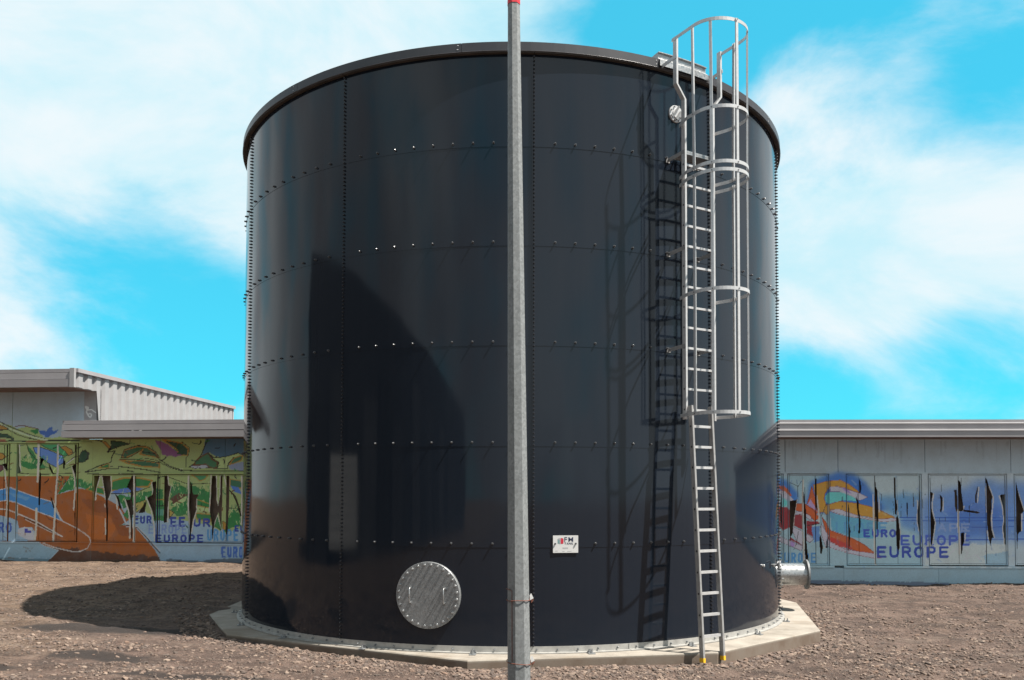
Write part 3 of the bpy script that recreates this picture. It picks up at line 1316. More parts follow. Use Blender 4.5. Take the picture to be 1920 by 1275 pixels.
def tie(z, sag):
    mb = MB()
    c, r = pole_c(z), pole_r(z) + .003
    pts = []
    for k in range(25):
        a = 2 * math.pi * k / 24
        pts.append(c + Vector((r * math.cos(a), r * math.sin(a), sag * math.cos(a + .4) + .002 * math.sin(3 * a))))
    mb.tube(pts, .0026, 6)
    e = c + Vector((r, -.01, 0))
    mb.tube([e, e + Vector((.012, -.012, -.008)), e + Vector((.006, -.016, -.016)), e + Vector((.02, -.006, .004))], .004, 6)
    o = mb.build('wire_tie', RUST, pole)
    mb = MB()
    mb.add([e + Vector((.0, -.012, 0)), e + Vector((.022, -.010, .012)), e + Vector((.006, -.008, .045)), e + Vector((-.004, -.010, .03))], [(0, 1, 2, 3), (3, 2, 1, 0)])
    mb.build('tag', WHITE, o)


def pole_z(py):
    d = ray(975, py)
    k = (PB[1] - .07 - CAM[1]) / d[1]
    return CAM[2] + k * d[2]


tie(pole_z(1127), .001)
tie(pole_z(1245), -.008)
mb = MB()
c1, c2 = pole_z(1109), pole_z(1242)
pp = []
for z in np.linspace(c2, c1, 8):
    c, r = pole_c(z), pole_r(z) * math.cos(math.pi / 8)
    pp.append(c + Vector((-r * .62, -r * 1.0 + .012, 0)))
pp.append(pp[-1] + Vector((-.012, .004, .010)))
pp.append(pp[-1] + Vector((-.025, .03, .002)))
mb.tube(pp, .0022, 5)
mb.build('hanging_wire', RUST, pole)

# ------------------------------------------------------------------ murals: a paint table rasterised once for each wall


class Canvas:
    SS = 2

    def __init__(self, x0, y0, x1, y1, base):
        self.x0, self.y0 = x0, y0
        w, h = int((x1 - x0) * self.SS), int((y1 - y0) * self.SS)
        self.a = np.empty((h, w, 3))
        self.a[:] = base
        yy, xx = np.mgrid[0:h, 0:w]
        self.X, self.Y = x0 + (xx + .5) / self.SS, y0 + (yy + .5) / self.SS

    def box(self, x0, y0, x1, y1):
        S = self.SS
        h, w = self.a.shape[:2]
        return (slice(max(0, int((y0 - self.y0) * S) - 1), min(h, max(0, int((y1 - self.y0) * S) + 2))),
                slice(max(0, int((x0 - self.x0) * S) - 1), min(w, max(0, int((x1 - self.x0) * S) + 2))))

    def poly(self, col, pts, outline=None, ow=1.4, soft=0.0, alpha=1.0, feather=0):
        P = np.array(pts, float)
        e = 3 + 2 * feather
        sl = self.box(P[:, 0].min() - e, P[:, 1].min() - e, P[:, 0].max() + e, P[:, 1].max() + e)
        X, Y = self.X[sl], self.Y[sl]
        if X.size == 0:
            return self
        if soft:
            X = X + (fbm(X * .15, Y * .15, 3, 5) - .5) * soft
            Y = Y + (fbm(X * .15, Y * .15, 3, 6) - .5) * soft
        ins = np.zeros(X.shape, bool)
        for i in range(len(P)):
            (x1, y1), (x2, y2) = P[i], P[(i + 1) % len(P)]
            if y1 == y2:
                continue
            ins ^= ((y1 > Y) != (y2 > Y)) & (X < (x2 - x1) * (Y - y1) / (y2 - y1) + x1)
        v = self.a[sl]
        if feather:
            m = ins.astype(float)
            r = int(feather * self.SS)
            for _ in range(2):
                for ax in (0, 1):
                    c = np.cumsum(np.concatenate([np.repeat(np.take(m, [0], ax), r + 1, ax), m, np.repeat(np.take(m, [-1], ax), r, ax)], ax), ax)
                    n_ = m.shape[ax]
                    m = (np.take(c, np.arange(2 * r + 1, 2 * r + 1 + n_), ax) - np.take(c, np.arange(0, n_), ax)) / (2 * r + 1)
            m = m[..., None] * alpha
            v[:] = v * (1 - m) + np.array(col, float) * m
        else:
            v[ins] = v[ins] * (1 - alpha) + np.array(col, float) * alpha
        if outline is not None:
            self.line(outline, list(pts) + [pts[0]], ow)
        return self

    def line(self, col, pts, w=1.4, alpha=1.0):
        for (x1, y1), (x2, y2) in zip(pts[:-1], pts[1:]):
            sl = self.box(min(x1, x2) - w, min(y1, y2) - w, max(x1, x2) + w, max(y1, y2) + w)
            X, Y = self.X[sl], self.Y[sl]
            if X.size == 0:
                continue
            dx, dy = x2 - x1, y2 - y1
            q = np.clip(((X - x1) * dx + (Y - y1) * dy) / (dx * dx + dy * dy + 1e-9), 0, 1)
            m = np.hypot(X - x1 - q * dx, Y - y1 - q * dy) < w / 2
            v = self.a[sl]
            v[m] = v[m] * (1 - alpha) + np.array(col, float) * alpha
        return self

    GL = {'E': [[(1, 0), (0, 0), (0, 1), (1, 1)], [(0, .5), (.85, .5)]],
          'U': [[(0, 0), (0, .7), (.15, .93), (.5, 1), (.85, .93), (1, .7), (1, 0)]],
          'R': [[(0, 1), (0, 0), (.7, 0), (.95, .12), (.95, .38), (.7, .5), (0, .5)], [(.55, .5), (1, 1)]],
          'O': [[(.5, 0), (.85, .1), (1, .35), (1, .65), (.85, .9), (.5, 1), (.15, .9), (0, .65), (0, .35), (.15, .1), (.5, 0)]],
          'P': [[(0, 1), (0, 0), (.7, 0), (.95, .12), (.95, .42), (.7, .55), (0, .55)]],
          'I': [[(.5, 0), (.5, 1)]], 'A': [[(0, 1), (.5, 0), (1, 1)], [(.2, .65), (.8, .65)]]}

    def text(self, s, x0, y0, x1, y1, col, w=3.0, alpha=1.0, gap=.30):
        cw = (x1 - x0) / (len(s) * (1 + gap) - gap)
        for i, ch in enumerate(s):
            if ch == ' ':
                continue
            ox = x0 + i * cw * (1 + gap)
            for st in self.GL[ch]:
                self.line(col, [(ox + w / 2 + u * (cw - w), y0 + w / 2 + v * (y1 - y0 - w)) for u, v in st], w, alpha)
        return self

    def sample(self, px):
        S = self.SS
        h, w = self.a.shape[:2]
        i = np.clip(((px[:, 1] - self.y0) * S).astype(int), 0, h - 1)
        j = np.clip(((px[:, 0] - self.x0) * S).astype(int), 0, w - 1)
        return self.a[i, j]


def sc(pts, k, ox, oy):
    return [(x / k + ox, y / k + oy) for x, y in pts]


BLACK = (26, 22, 20)
LIME, LIME2, GREEN, DGREEN, ORNG, BROWN = (138, 152, 98), (152, 168, 116), (44, 108, 58), (34, 66, 46), (150, 112, 48), (140, 78, 32)
PALE, SKYB, EUB, EUL = (140, 164, 180), (62, 122, 176), (40, 58, 132), (78, 136, 184)


def left_canvas():
    C = Canvas(-40, 640, 500, 1080, (138, 152, 160))
    Z1 = lambda p: sc(p, 4.556, 0, 780)
    Z2 = lambda p: sc(p, 5.1, 140, 810)
    Z3 = lambda p: sc(p, 5.1, 290, 810)
    # lime ground
    C.poly(LIME, [(-40, 792), (0, 793), (20, 797), (32, 804), (42, 801), (58, 800), (72, 806), (82, 820), (100, 821), (116, 818), (160, 824), (164, 800), (470, 800),
                  (470, 986), (440, 998), (420, 1000), (395, 985), (340, 976), (280, 968), (250, 930), (200, 912), (165, 913), (150, 912), (128, 896), (-40, 896)])
    # blue corner above the right end, small blue clouds on the tall wall
    C.poly((66, 96, 118), [(390, 800), (470, 800), (470, 850), (445, 856), (425, 857), (405, 856), (392, 848), (378, 860)], None)
    C.poly((120, 130, 150), [(428, 872), (470, 862), (470, 884), (430, 880)])
    C.poly((52, 88, 150), [(70, 806), (85, 808), (92, 801), (100, 800), (96, 806), (108, 806), (102, 814), (88, 819), (76, 815)], None, soft=6)
    # brown earth
    C.poly(BROWN, [(-40, 893), (133, 893), (108, 927), (150, 916), (166, 919), (200, 935), (226, 950), (250, 985), (290, 1030), (306, 1062), (-40, 1062)], None)
    C.poly((110, 62, 38), [(150, 935), (215, 945), (240, 985), (250, 1003), (225, 1008), (220, 990), (205, 965), (170, 955)], None, soft=10, alpha=.55)
    C.poly((62, 42, 36), [(68, 1025), (140, 1030), (300, 1045), (306, 1062), (60, 1062)], None, soft=12, alpha=.75)
    C.poly((172, 96, 40), [(160, 965), (205, 970), (218, 990), (205, 1012), (168, 1010)], None, soft=10, alpha=.5)
    # pale blue at the right foot, and at the left
    C.poly(PALE, [(228, 984), (248, 972), (262, 960), (275, 962), (300, 970), (345, 976), (395, 985), (420, 1000), (470, 985), (470, 1062), (309, 1062), (276, 1004), (256, 987)])
    C.poly(PALE, [(-40, 962), (10, 968), (33, 976), (36, 990), (60, 988), (68, 1000), (64, 1014), (-40, 1016)])
    C.poly((124, 148, 160), [(-40, 1016), (72, 1016), (80, 1022), (110, 1032), (94, 1048), (0, 1046), (-40, 1046)], (170, 180, 185), 1.2)
    C.poly((96, 116, 124), [(-40, 1044), (94, 1048), (80, 1062), (-40, 1062)])
    C.poly((92, 100, 108), [(312, 1048), (380, 1052), (400, 1049), (470, 1046), (470, 1062), (312, 1062)], None, soft=3)
    # river with white banks
    C.poly(SKYB, Z1([(-60, 625), (0, 630), (90, 612), (150, 635), (300, 690), (440, 730), (470, 800), (540, 900), (440, 860), (330, 820), (140, 740), (60, 720), (-60, 735)]), (190, 190, 190), 1.6)
    C.poly((112, 160, 196), Z1([(60, 650), (150, 665), (260, 700), (230, 720), (120, 690)]), None, soft=4, alpha=.7)
    C.line((200, 196, 190), Z1([(-40, 790), (70, 800), (190, 850), (320, 905), (430, 970), (535, 1030)]), 2.0)
    C.line(BLACK, Z1([(210, 870), (300, 910), (450, 990)]), 1.8)
    C.line((200, 196, 190), Z1([(220, 885), (300, 925), (450, 998), (530, 1030)]), 1.2)
    C.line((196, 190, 184), Z1([(540, 900), (640, 950), (720, 1000)]) + [(168, 1008), (170, 1016), (164, 1028), (150, 1034), (135, 1034), (100, 1026), (80, 1018)], 1.8)
    C.line((90, 44, 30), Z1([(395, 850), (420, 880), (500, 910)]), 1.6)
    C.poly((170, 168, 172), Z1([(150, 970), (210, 945), (270, 960), (290, 1000), (300, 1060), (250, 1062), (160, 1020)]))
    C.poly((58, 62, 140), Z1([(212, 962), (240, 962), (240, 978), (268, 978), (268, 1000), (212, 1000)]))
    # left lettering shapes
    C.line(BLACK, Z1([(-40, 35), (0, 50), (70, 85), (170, 125), (270, 165), (400, 200)]), 1.8)
    C.line((170, 182, 150), Z1([(-40, 52), (0, 66), (70, 102), (170, 142), (290, 182), (400, 205)]), 3.2)
    C.line(BLACK, Z1([(0, 90), (60, 110), (150, 160), (230, 185), (330, 205)]), 1.6)
    C.poly(ORNG, Z1([(-30, 70), (30, 85), (75, 112), (20, 120), (-30, 118)]), BLACK, 1.3)
    C.poly(GREEN, Z1([(250, 125), (325, 110), (328, 150), (300, 155)]), None)
    C.line((90, 30, 40), Z1([(130, 90), (190, 80), (260, 95), (330, 112)]), 1.5)
    C.poly(DGREEN, Z1([(-30, 150), (60, 155), (115, 190), (120, 215), (90, 190), (20, 180), (-30, 185)]), BLACK, 1.4)
    C.poly((150, 90, 60), Z1([(-30, 195), (40, 195), (60, 220), (-30, 222)]))
    C.line(BLACK, Z1([(-40, 215), (130, 212), (300, 222), (420, 210), (690, 206)]), 2.0)
    C.poly((120, 84, 50), Z1([(210, 215), (330, 205), (400, 212), (380, 232), (230, 230)]))
    C.poly(GREEN, Z1([(230, 240), (300, 330), (340, 390), (420, 440), (330, 455), (240, 450), (190, 430), (170, 380), (240, 400), (280, 400)]), None, soft=6)
    C.poly((60, 130, 84), Z1([(345, 240), (490, 240), (560, 290), (590, 330), (560, 345), (470, 300), (390, 270)]), BLACK, 1.2)
    C.poly(ORNG, Z1([(560, 255), (620, 290), (630, 320), (590, 340), (560, 300), (520, 270)]), BLACK, 1.2)
    C.poly((88, 122, 180), Z1([(285, 270), (340, 265), (430, 295), (545, 345), (550, 400), (480, 437), (410, 400), (300, 312)]), BLACK, 1.2)
    C.line(BLACK, Z1([(230, 240), (245, 300), (290, 350), (340, 400)]), 1.5)
    C.line(BLACK, Z1([(150, 485), (260, 495), (400, 498), (480, 492), (620, 488)]), 1.5)
    C.poly(ORNG, Z1([(-20, 310), (30, 320), (52, 350), (20, 375), (-20, 375)]), BLACK, 1.3)
    C.poly((86, 40, 44), Z1([(-20, 415), (25, 420), (35, 455), (-20, 490)]), BLACK, 1.2)
    C.line(BLACK, Z1([(560, 415), (640, 350), (729, 330)]), 1.4)
    C.line((180, 176, 170), Z1([(570, 410), (640, 360)]), 1.4)
    C.poly(GREEN, Z1([(495, 668), (610, 512), (729, 560), (729, 600), (640, 620)]), None, soft=7)
    C.poly(DGREEN, Z1([(690, 345), (729, 290), (760, 320), (755, 370), (700, 380)]), BLACK, 1.4)
    # upper lettering of the low wing
    C.poly(DGREEN, Z2([(345, 85), (440, 90), (530, 115), (440, 135), (330, 175), (310, 190), (350, 130)]), BLACK, 1.3)
    C.line(BLACK, Z2([(100, 60), (180, 66), (270, 95), (345, 150), (318, 192)]), 2.4)
    C.poly(ORNG, Z2([(255, 85), (300, 95), (345, 140), (330, 165), (290, 120)]), BLACK, 1.0)
    C.line(BLACK, Z2([(318, 192), (385, 180), (355, 240), (345, 290), (240, 322), (100, 382)]), 1.8)
    C.poly(GREEN, Z2([(225, 345), (300, 310), (330, 300), (330, 340)]), ORNG, 1.6)
    C.poly((50, 92, 62), Z2([(448, 242), (478, 172), (600, 138), (690, 146), (765, 196), (805, 245), (700, 225), (620, 212), (655, 165), (560, 215), (490, 246)]), ORNG, 2.4)
    C.line(BLACK, Z2([(445, 246), (476, 166), (600, 130), (695, 138), (772, 190), (812, 246)]), 1.4)
    C.line(BLACK, Z2([(445, 246), (500, 248), (560, 222), (650, 166)]), 1.2)
    C.poly((50, 92, 66), Z2([(430, 265), (520, 280), (640, 272), (810, 298), (812, 338), (640, 328), (500, 300)]), ORNG, 2.4)
    C.line(BLACK, Z2([(430, 258), (560, 262), (700, 276), (815, 296)]), 1.4)
    C.line(BLACK, Z2([(100, 385), (250, 362), (345, 348), (415, 350), (420, 328), (560, 345), (690, 362), (816, 388)]), 1.8)
    C.line(BLACK, Z2([(120, 400), (360, 398), (560, 402), (816, 408)]), 1.0)
    C.poly(DGREEN, Z2([(45, 230), (75, 175), (120, 190), (128, 235), (95, 285), (40, 290)]), BLACK, 1.4)
    # right half
    C.poly(DGREEN, Z3([(70, 76), (150, 84), (260, 108), (322, 160), (312, 225), (240, 215), (200, 160), (130, 110)]), ORNG, 2.2)
    C.poly((116, 74, 112), Z3([(5, 75), (60, 80), (130, 120), (200, 170), (250, 222), (200, 236), (120, 228), (80, 220)]), None, soft=5)
    C.line(BLACK, Z3([(260, 95), (330, 150), (325, 220), (300, 245), (302, 335)]), 1.4)
    C.line(BLACK, Z3([(505, 75), (490, 110), (440, 230), (380, 300), (330, 338)]), 2.0)
    C.line(BLACK, Z3([(-120, 190), (0, 205), (40, 260), (150, 330), (250, 362), (400, 374), (560, 374), (860, 372)]), 1.8)
    C.line(BLACK, Z3([(-100, 250), (0, 265), (90, 310), (160, 345), (280, 380)]), 1.2)
    C.poly((150, 154, 162), Z3([(330, 330), (440, 288), (545, 345), (380, 348)]), BLACK, 1.2)
    C.poly((56, 100, 70), Z3([(440, 240), (510, 200), (550, 262), (605, 288), (585, 348), (530, 340), (490, 310), (370, 318), (400, 270)]), (90, 60, 34), 2.6)
    C.poly((160, 176, 118), Z3([(512, 202), (560, 243), (640, 240), (700, 230), (800, 198), (858, 226), (750, 246), (706, 300), (692, 352), (598, 352), (612, 290), (555, 250)]), BLACK, 1.5)
    C.poly((56, 100, 70), Z3([(712, 312), (755, 250), (845, 222), (825, 270), (760, 300)]), ORNG, 1.8)
    # lower band: tufts of green, lenses, outlines
    for p in ([(350, 560), (360, 470), (470, 440), (620, 440), (740, 465), (700, 520), (560, 530), (420, 560)],):
        C.poly(GREEN, Z2(p), ORNG, 2.6)
    C.poly((80, 112, 176), Z2([(355, 578), (420, 548), (560, 528), (655, 540), (560, 572), (400, 590)]), None, soft=3)
    C.line(BLACK, Z2([(350, 590), (470, 590), (600, 570), (720, 525)]), 1.2)
    C.poly(GREEN, Z2([(40, 480), (180, 500), (180, 560), (110, 545), (40, 525)]), None, soft=8)
    C.poly(GREEN, Z2([(110, 550), (180, 520), (270, 540), (290, 600), (200, 580)]), ORNG, 1.6)
    C.poly(GREEN, Z2([(390, 600), (560, 620), (690, 570), (816, 560), (816, 640), (700, 640), (560, 700), (470, 740), (420, 640)]), None, soft=9)
    C.poly((150, 140, 76), Z2([(560, 690), (680, 645), (650, 720), (590, 770)]), BLACK, 1.1)
    C.poly(GREEN, Z2([(470, 780), (540, 700), (600, 740), (560, 800), (500, 830)]), None, soft=6)
    C.line((196, 200, 205), Z2([(430, 740), (460, 800), (490, 870), (520, 890)]), 3.0)
    C.line((30, 26, 30), Z2([(500, 890), (600, 915), (690, 1010), (745, 1080), (816, 1160)]), 2.2)
    C.line((190, 188, 190), Z2([(495, 905), (595, 905), (690, 1000), (750, 1070), (816, 1140)]), 1.6)
    C.poly(GREEN, Z3([(-20, 550), (85, 550), (85, 850), (-20, 850)]), None, soft=8)
    C.poly((74, 128, 110), Z3([(0, 740), (85, 735), (85, 800), (0, 800)]))
    C.line(ORNG, Z3([(-20, 645), (85, 645)]), 2.0)
    C.line(BLACK, Z3([(-20, 705), (85, 705)]), 1.4)
    C.poly(GREEN, Z3([(150, 520), (320, 520), (530, 560), (530, 680), (400, 640), (300, 640), (180, 700), (140, 640)]), None, soft=12)
    C.poly((84, 54, 40), Z3([(150, 640), (230, 580), (330, 600), (250, 650), (180, 690)]), None, soft=4)
    C.poly(LIME2, Z3([(170, 690), (300, 610), (320, 640), (230, 730)]), None, soft=4)
    C.poly(GREEN, Z3([(150, 730), (320, 650), (330, 790), (200, 800)]), None, soft=9)
    C.poly((150, 130, 64), Z3([(135, 740), (185, 770), (140, 830)]), BLACK, 1.2)
    C.poly(GREEN, Z3([(390, 640), (530, 690), (530, 730), (400, 700)]), ORNG, 1.4)
    C.poly(LIME2, Z3([(390, 715), (530, 730), (530, 770), (400, 755)]))
    C.poly(GREEN, Z3([(390, 775), (540, 790), (535, 862), (400, 830)]), ORNG, 1.6)
    C.line(BLACK, Z3([(130, 430), (320, 500), (540, 490)]), 1.3)
    C.poly((60, 120, 80), Z3([(350, 410), (510, 410), (480, 450), (430, 470), (400, 440)]), ORNG, 1.6)
    C.poly(GREEN, Z3([(560, 890), (600, 800), (650, 955), (620, 930)]), BLACK, 1.0)
    C.poly(GREEN, Z3([(650, 960), (700, 820), (760, 740), (830, 830), (830, 890), (740, 920)]), None, soft=9)
    C.poly(ORNG, Z3([(650, 850), (690, 870), (680, 930), (655, 950)]), BLACK, 1.0)
    C.poly((50, 96, 70), Z3([(720, 450), (840, 470), (840, 540), (720, 520)]), ORNG, 1.6)
    C.poly((70, 110, 180), Z3([(720, 510), (800, 530), (840, 600), (760, 570)]), None)
    C.line(BLACK, Z3([(715, 560), (770, 610), (800, 690), (830, 800)]), 1.6)
    C.line(BLACK, Z3([(710, 728), (800, 730)]), 1.2)
    # grass strokes
    rs = np.random.default_rng(3)
    for (xa, ya, xb, yb, nn) in [(150, 905, 180, 915, 26), (218, 925, 300, 945, 60), (320, 905, 395, 935, 70), (330, 940, 360, 965, 30), (425, 945, 455, 985, 40), (40, 858, 90, 875, 40), (110, 895, 140, 920, 26)]:
        for _ in range(nn):
            x, y = rs.uniform(xa, xb), rs.uniform(ya, yb)
            C.line([(60, 132, 72), (168, 184, 130), (40, 96, 56)][rs.integers(3)], [(x, y), (x + rs.uniform(-3, 3), y - rs.uniform(3, 8))], 1.1)
    for _ in range(150):
        x, y = rs.uniform(-10, 460), rs.uniform(828, 985)
        if y > 900 and x < 230:
            continue
        a0, k_, ln = rs.uniform(0, 6.28), rs.uniform(-.35, .35), rs.uniform(3, 11)
        p = [(x, y)]
        for q in range(4):
            a0 += k_
            p.append((p[-1][0] + math.cos(a0) * ln / 3, p[-1][1] + math.sin(a0) * ln / 3 * .6))
        C.line([BLACK, DGREEN, (92, 62, 34), GREEN, (170, 180, 140), BLACK][rs.integers(6)], p, rs.uniform(.9, 2.4), .85)
    for _ in range(60):
        x, y = rs.uniform(-10, 300), rs.uniform(900, 1055)
        C.line([(104, 56, 28), (172, 104, 52), (84, 48, 30)][rs.integers(3)], [(x, y), (x + rs.uniform(-2, 10), y + rs.uniform(-4, 4))], rs.uniform(1, 3), .35)
    # writing
    C.text('EUROPE', 291, 1002, 381, 1017.5, EUB, 3.6)
    C.text('UROPE', 388, 992, 447, 1014, EUL, 3.6)
    C.text('EUROPE', 415, 1025, 478, 1046, (56, 92, 160), 3.4)
    C.text('EUR', 250, 967, 284, 982, EUB, 3.2)
    C.text('EE', 319, 969, 347, 988, EUB, 4.0)
    C.text('UR', 362, 972, 394, 988, EUB, 4.0)
    C.text('EUROPE', 278, 983, 350, 1001, (112, 134, 194), 3.0, .6)
    C.text('EU', 440, 985, 458, 997, EUB, 3.0)
    C.text('RO', -3, 979, 22, 999, (56, 84, 150), 3.8)
    C.text('O', 456, 992, 468, 1005, EUL, 3.0)
    # white broken edges of the boards
    W = (196, 190, 176)
    for p, w in [([(34, 420), (48, 520), (58, 640), (62, 730), (50, 870)], 2.4), ([(168, 240), (172, 400), (180, 470)], 2.0), ([(330, 240), (330, 400), (322, 560)], 4.0),
                 ([(312, 790), (312, 920), (300, 1060)], 3.6), ([(498, 240), (495, 480), (478, 680), (470, 840), (455, 1065)], 3.6), ([(620, 430), (640, 520), (645, 620), (632, 800)], 2.6),
                 ([(150, 760), (152, 850)], 2.0), ([(448, 720), (480, 790), (520, 880)], 2.6)]:
        C.line(W, Z1(p), w)
    for p, w in [([(240, 418), (205, 540), (198, 648)], 2.8), ([(258, 418), (280, 520), (292, 640)], 2.6), ([(570, 418), (572, 700), (566, 1050)], 3.6), ([(350, 420), (355, 560), (330, 640)], 1.6),
                 ([(485, 650), (520, 760), (532, 880), (528, 1015)], 2.8), ([(400, 610), (410, 735)], 2.6), ([(285, 690), (292, 720)], 1.6), ([(290, 830), (296, 980)], 2.2), ([(680, 620), (730, 740), (758, 900), (762, 1040)], 2.4), ([(735, 480), (745, 590)], 1.8)]:
        C.line(W, Z2(p), w)
    for p, w in [([(125, 415), (135, 520)], 2.0), ([(155, 520), (130, 640), (125, 860)], 2.2), ([(325, 420), (325, 600), (322, 760), (335, 880)], 3.4), ([(360, 610), (362, 740)], 2.4), ([(398, 640), (400, 740), (370, 850), (350, 960)], 2.4),
                 ([(540, 410), (530, 620), (522, 760)], 2.2), ([(590, 420), (595, 620), (607, 770)], 2.0), ([(628, 420), (622, 640), (608, 720)], 1.8), ([(600, 790), (565, 900), (552, 1045)], 1.8), ([(600, 790), (650, 960)], 1.4), ([(665, 410), (690, 520)], 2.0),
                 ([(832, 420), (835, 600), (832, 800), (830, 880)], 3.2), ([(712, 420), (705, 640), (692, 900)], 1.4)]:
        C.line(W, Z3(p), w)
    return C


def right_canvas():
    C = Canvas(1360, 760, 1960, 1120, (124, 136, 142))
    Z4 = lambda p: sc(p, 5.547, 1450, 870)
    Z5 = lambda p: sc(p, 5.544, 1580, 870)
    Z6 = lambda p: sc(p, 5.542, 1730, 870)
    C.poly((112, 130, 137), [(1360, 1062), (1960, 1064), (1960, 1120), (1360, 1120)], None)
    C.poly((78, 86, 98), [(1360, 1085), (1480, 1087), (1700, 1091), (1800, 1094), (1960, 1096), (1960, 1120), (1360, 1120)], None, soft=4)
    # painted field of the windows
    C.poly((124, 146, 152), [(1360, 892), (1730, 892), (1730, 1064), (1360, 1062)], None)
    C.poly((146, 158, 160), [(1595, 888), (1745, 888), (1745, 925), (1690, 935), (1640, 928)], None, soft=12, feather=5)
    C.poly((78, 118, 152), [(1640, 935), (1700, 925), (1745, 935), (1745, 975), (1690, 970), (1660, 955)], None, soft=12, feather=6)
    C.poly((92, 128, 172), [(1690, 950), (1745, 935), (1745, 1000), (1690, 990)], None, soft=12, feather=5)
    C.poly((146, 156, 160), [(1728, 888), (1960, 888), (1960, 1064), (1728, 1064)], None, soft=4)
    C.poly((84, 112, 154), [(1728, 940), (1748, 922), (1780, 916), (1810, 915), (1832, 902), (1858, 898), (1880, 908), (1905, 905), (1960, 910), (1960, 1016), (1860, 1014), (1800, 1018), (1728, 1010)], None, soft=12, feather=8)
    C.poly((60, 90, 142), [(1770, 958), (1820, 935), (1885, 950), (1885, 1000), (1800, 1005)], None, soft=12, feather=8)
    for y, xa, xb in ((970, 1688, 1960), (976, 1690, 1960), (1011, 1740, 1960), (988, 1800, 1900)):
        C.line((40, 70, 132), [(xa, y), ((xa + xb) / 2, y + .8), (xb, y - .6)], 1.8)
    for _ in range(9):
        x = 1750 + 17 * _
        C.line((70, 92, 148), [(x, 962), (x + 30, 948 + 3 * (_ % 3))], .9)
    C.poly((160, 164, 160), [(1735, 1020), (1890, 1020), (1890, 1062), (1735, 1062)], None, soft=12, alpha=.8)
    C.poly((112, 142, 158), [(1845, 1040), (1890, 1035), (1890, 1062), (1850, 1062)], None, soft=8, alpha=.7)
    # blue halo and the big C-shaped figure
    C.poly((54, 96, 152), [(1450, 895), (1475, 900), (1495, 925), (1497, 945), (1470, 930), (1450, 915)], None, soft=6, feather=3)
    C.poly((50, 92, 150), [(1512, 945), (1518, 905), (1548, 893), (1575, 887), (1602, 890), (1628, 908), (1640, 930), (1665, 955), (1640, 962), (1530, 962)], None, soft=8, feather=4)
    YEL, WH, TEA, ORA, RDK = (212, 156, 62), (194, 188, 198), (84, 156, 152), (206, 98, 48), (112, 32, 38)
    C.poly(YEL, [(1525, 909), (1552, 902), (1576, 900), (1592, 908), (1613, 924), (1600, 921), (1585, 915), (1570, 912), (1555, 913), (1547, 925), (1545, 935), (1550, 948), (1556, 945),
                 (1575, 940), (1610, 944), (1640, 952), (1678, 970), (1655, 973), (1640, 972), (1625, 968), (1600, 965), (1575, 955), (1560, 955), (1550, 965), (1545, 960), (1537, 960), (1530, 935)], (120, 70, 40), 1.0)
    C.poly(WH, [(1556, 913), (1570, 912), (1590, 918), (1612, 925), (1627, 932), (1612, 939), (1595, 930), (1575, 922), (1557, 922)], (90, 70, 100), .8)
    C.poly((146, 120, 170), [(1578, 914), (1590, 919), (1598, 926), (1586, 922)])
    C.poly(TEA, [(1547, 930), (1556, 922), (1575, 922), (1600, 932), (1610, 940), (1580, 938), (1556, 944), (1549, 942)])
    C.poly(WH, [(1556, 955), (1575, 955), (1595, 962), (1620, 970), (1640, 973), (1680, 972), (1685, 975), (1660, 979), (1630, 974), (1590, 968), (1560, 960)], (120, 70, 60), .8)
    C.poly((84, 140, 160), [(1556, 961), (1590, 969), (1630, 975), (1650, 979), (1640, 1010), (1600, 1008), (1560, 994)])
    C.poly(ORA, [(1522, 912), (1530, 938), (1538, 962), (1530, 962), (1518, 948), (1514, 944)], (110, 40, 30), .9)
    C.poly((178, 150, 190), [(1520, 936), (1534, 960), (1514, 946)])
    C.poly(ORA, [(1541, 970), (1548, 978), (1556, 994), (1580, 1003), (1600, 1010), (1622, 1022), (1641, 1037), (1618, 1036), (1595, 1030), (1575, 1024), (1558, 1016), (1550, 1003)], (110, 40, 30), 1.0)
    C.poly((150, 46, 40), [(1556, 1006), (1590, 1020), (1600, 1030), (1575, 1025), (1556, 1014)])
    C.poly(WH, [(1540, 982), (1549, 1005), (1558, 1017), (1585, 1030), (1640, 1038), (1662, 1045), (1640, 1047), (1590, 1037), (1556, 1026), (1546, 1012)], (120, 60, 70), .8)
    C.poly(ORA, Z4([(60, 225), (110, 230), (150, 260), (190, 330), (150, 340), (100, 280), (50, 250)]))
    C.poly(WH, Z4([(60, 270), (120, 285), (210, 370), (190, 390), (120, 360), (70, 330)]))
    C.poly(TEA, Z4([(95, 350), (140, 380), (150, 430), (95, 445)]))
    C.poly(ORA, Z4([(225, 415), (330, 412), (400, 465), (482, 560), (430, 590), (345, 510), (225, 480)]), (110, 40, 30), .9)
    C.poly(RDK, Z4([(60, 450), (140, 450), (220, 510), (305, 535), (308, 690), (215, 640), (105, 690), (50, 640)]), None)
    C.poly(WH, Z4([(210, 500), (300, 495), (390, 540), (400, 590), (360, 570), (300, 520), (225, 530)]), (80, 40, 50), .8)
    C.poly(RDK, Z4([(345, 590), (480, 600), (480, 620), (400, 640), (415, 760), (350, 720)]), None)
    C.poly(WH, Z4([(205, 650), (300, 700), (302, 845), (240, 800), (200, 700)]), (80, 40, 50), .8)
    C.poly(WH, Z4([(350, 722), (422, 778), (380, 818), (345, 795)]), (80, 40, 50), .8)
    C.poly(RDK, Z4([(180, 760), (300, 845), (170, 790)]))
    C.poly(WH, Z4([(40, 735), (110, 770), (302, 852), (292, 902), (180, 855), (40, 800)]), (80, 40, 60), .8)
    C.poly((150, 120, 168), Z4([(180, 800), (225, 825), (210, 865), (172, 845)]))
    C.poly((84, 120, 168), Z4([(400, 650), (480, 640), (485, 800), (420, 820)]), None, soft=4)
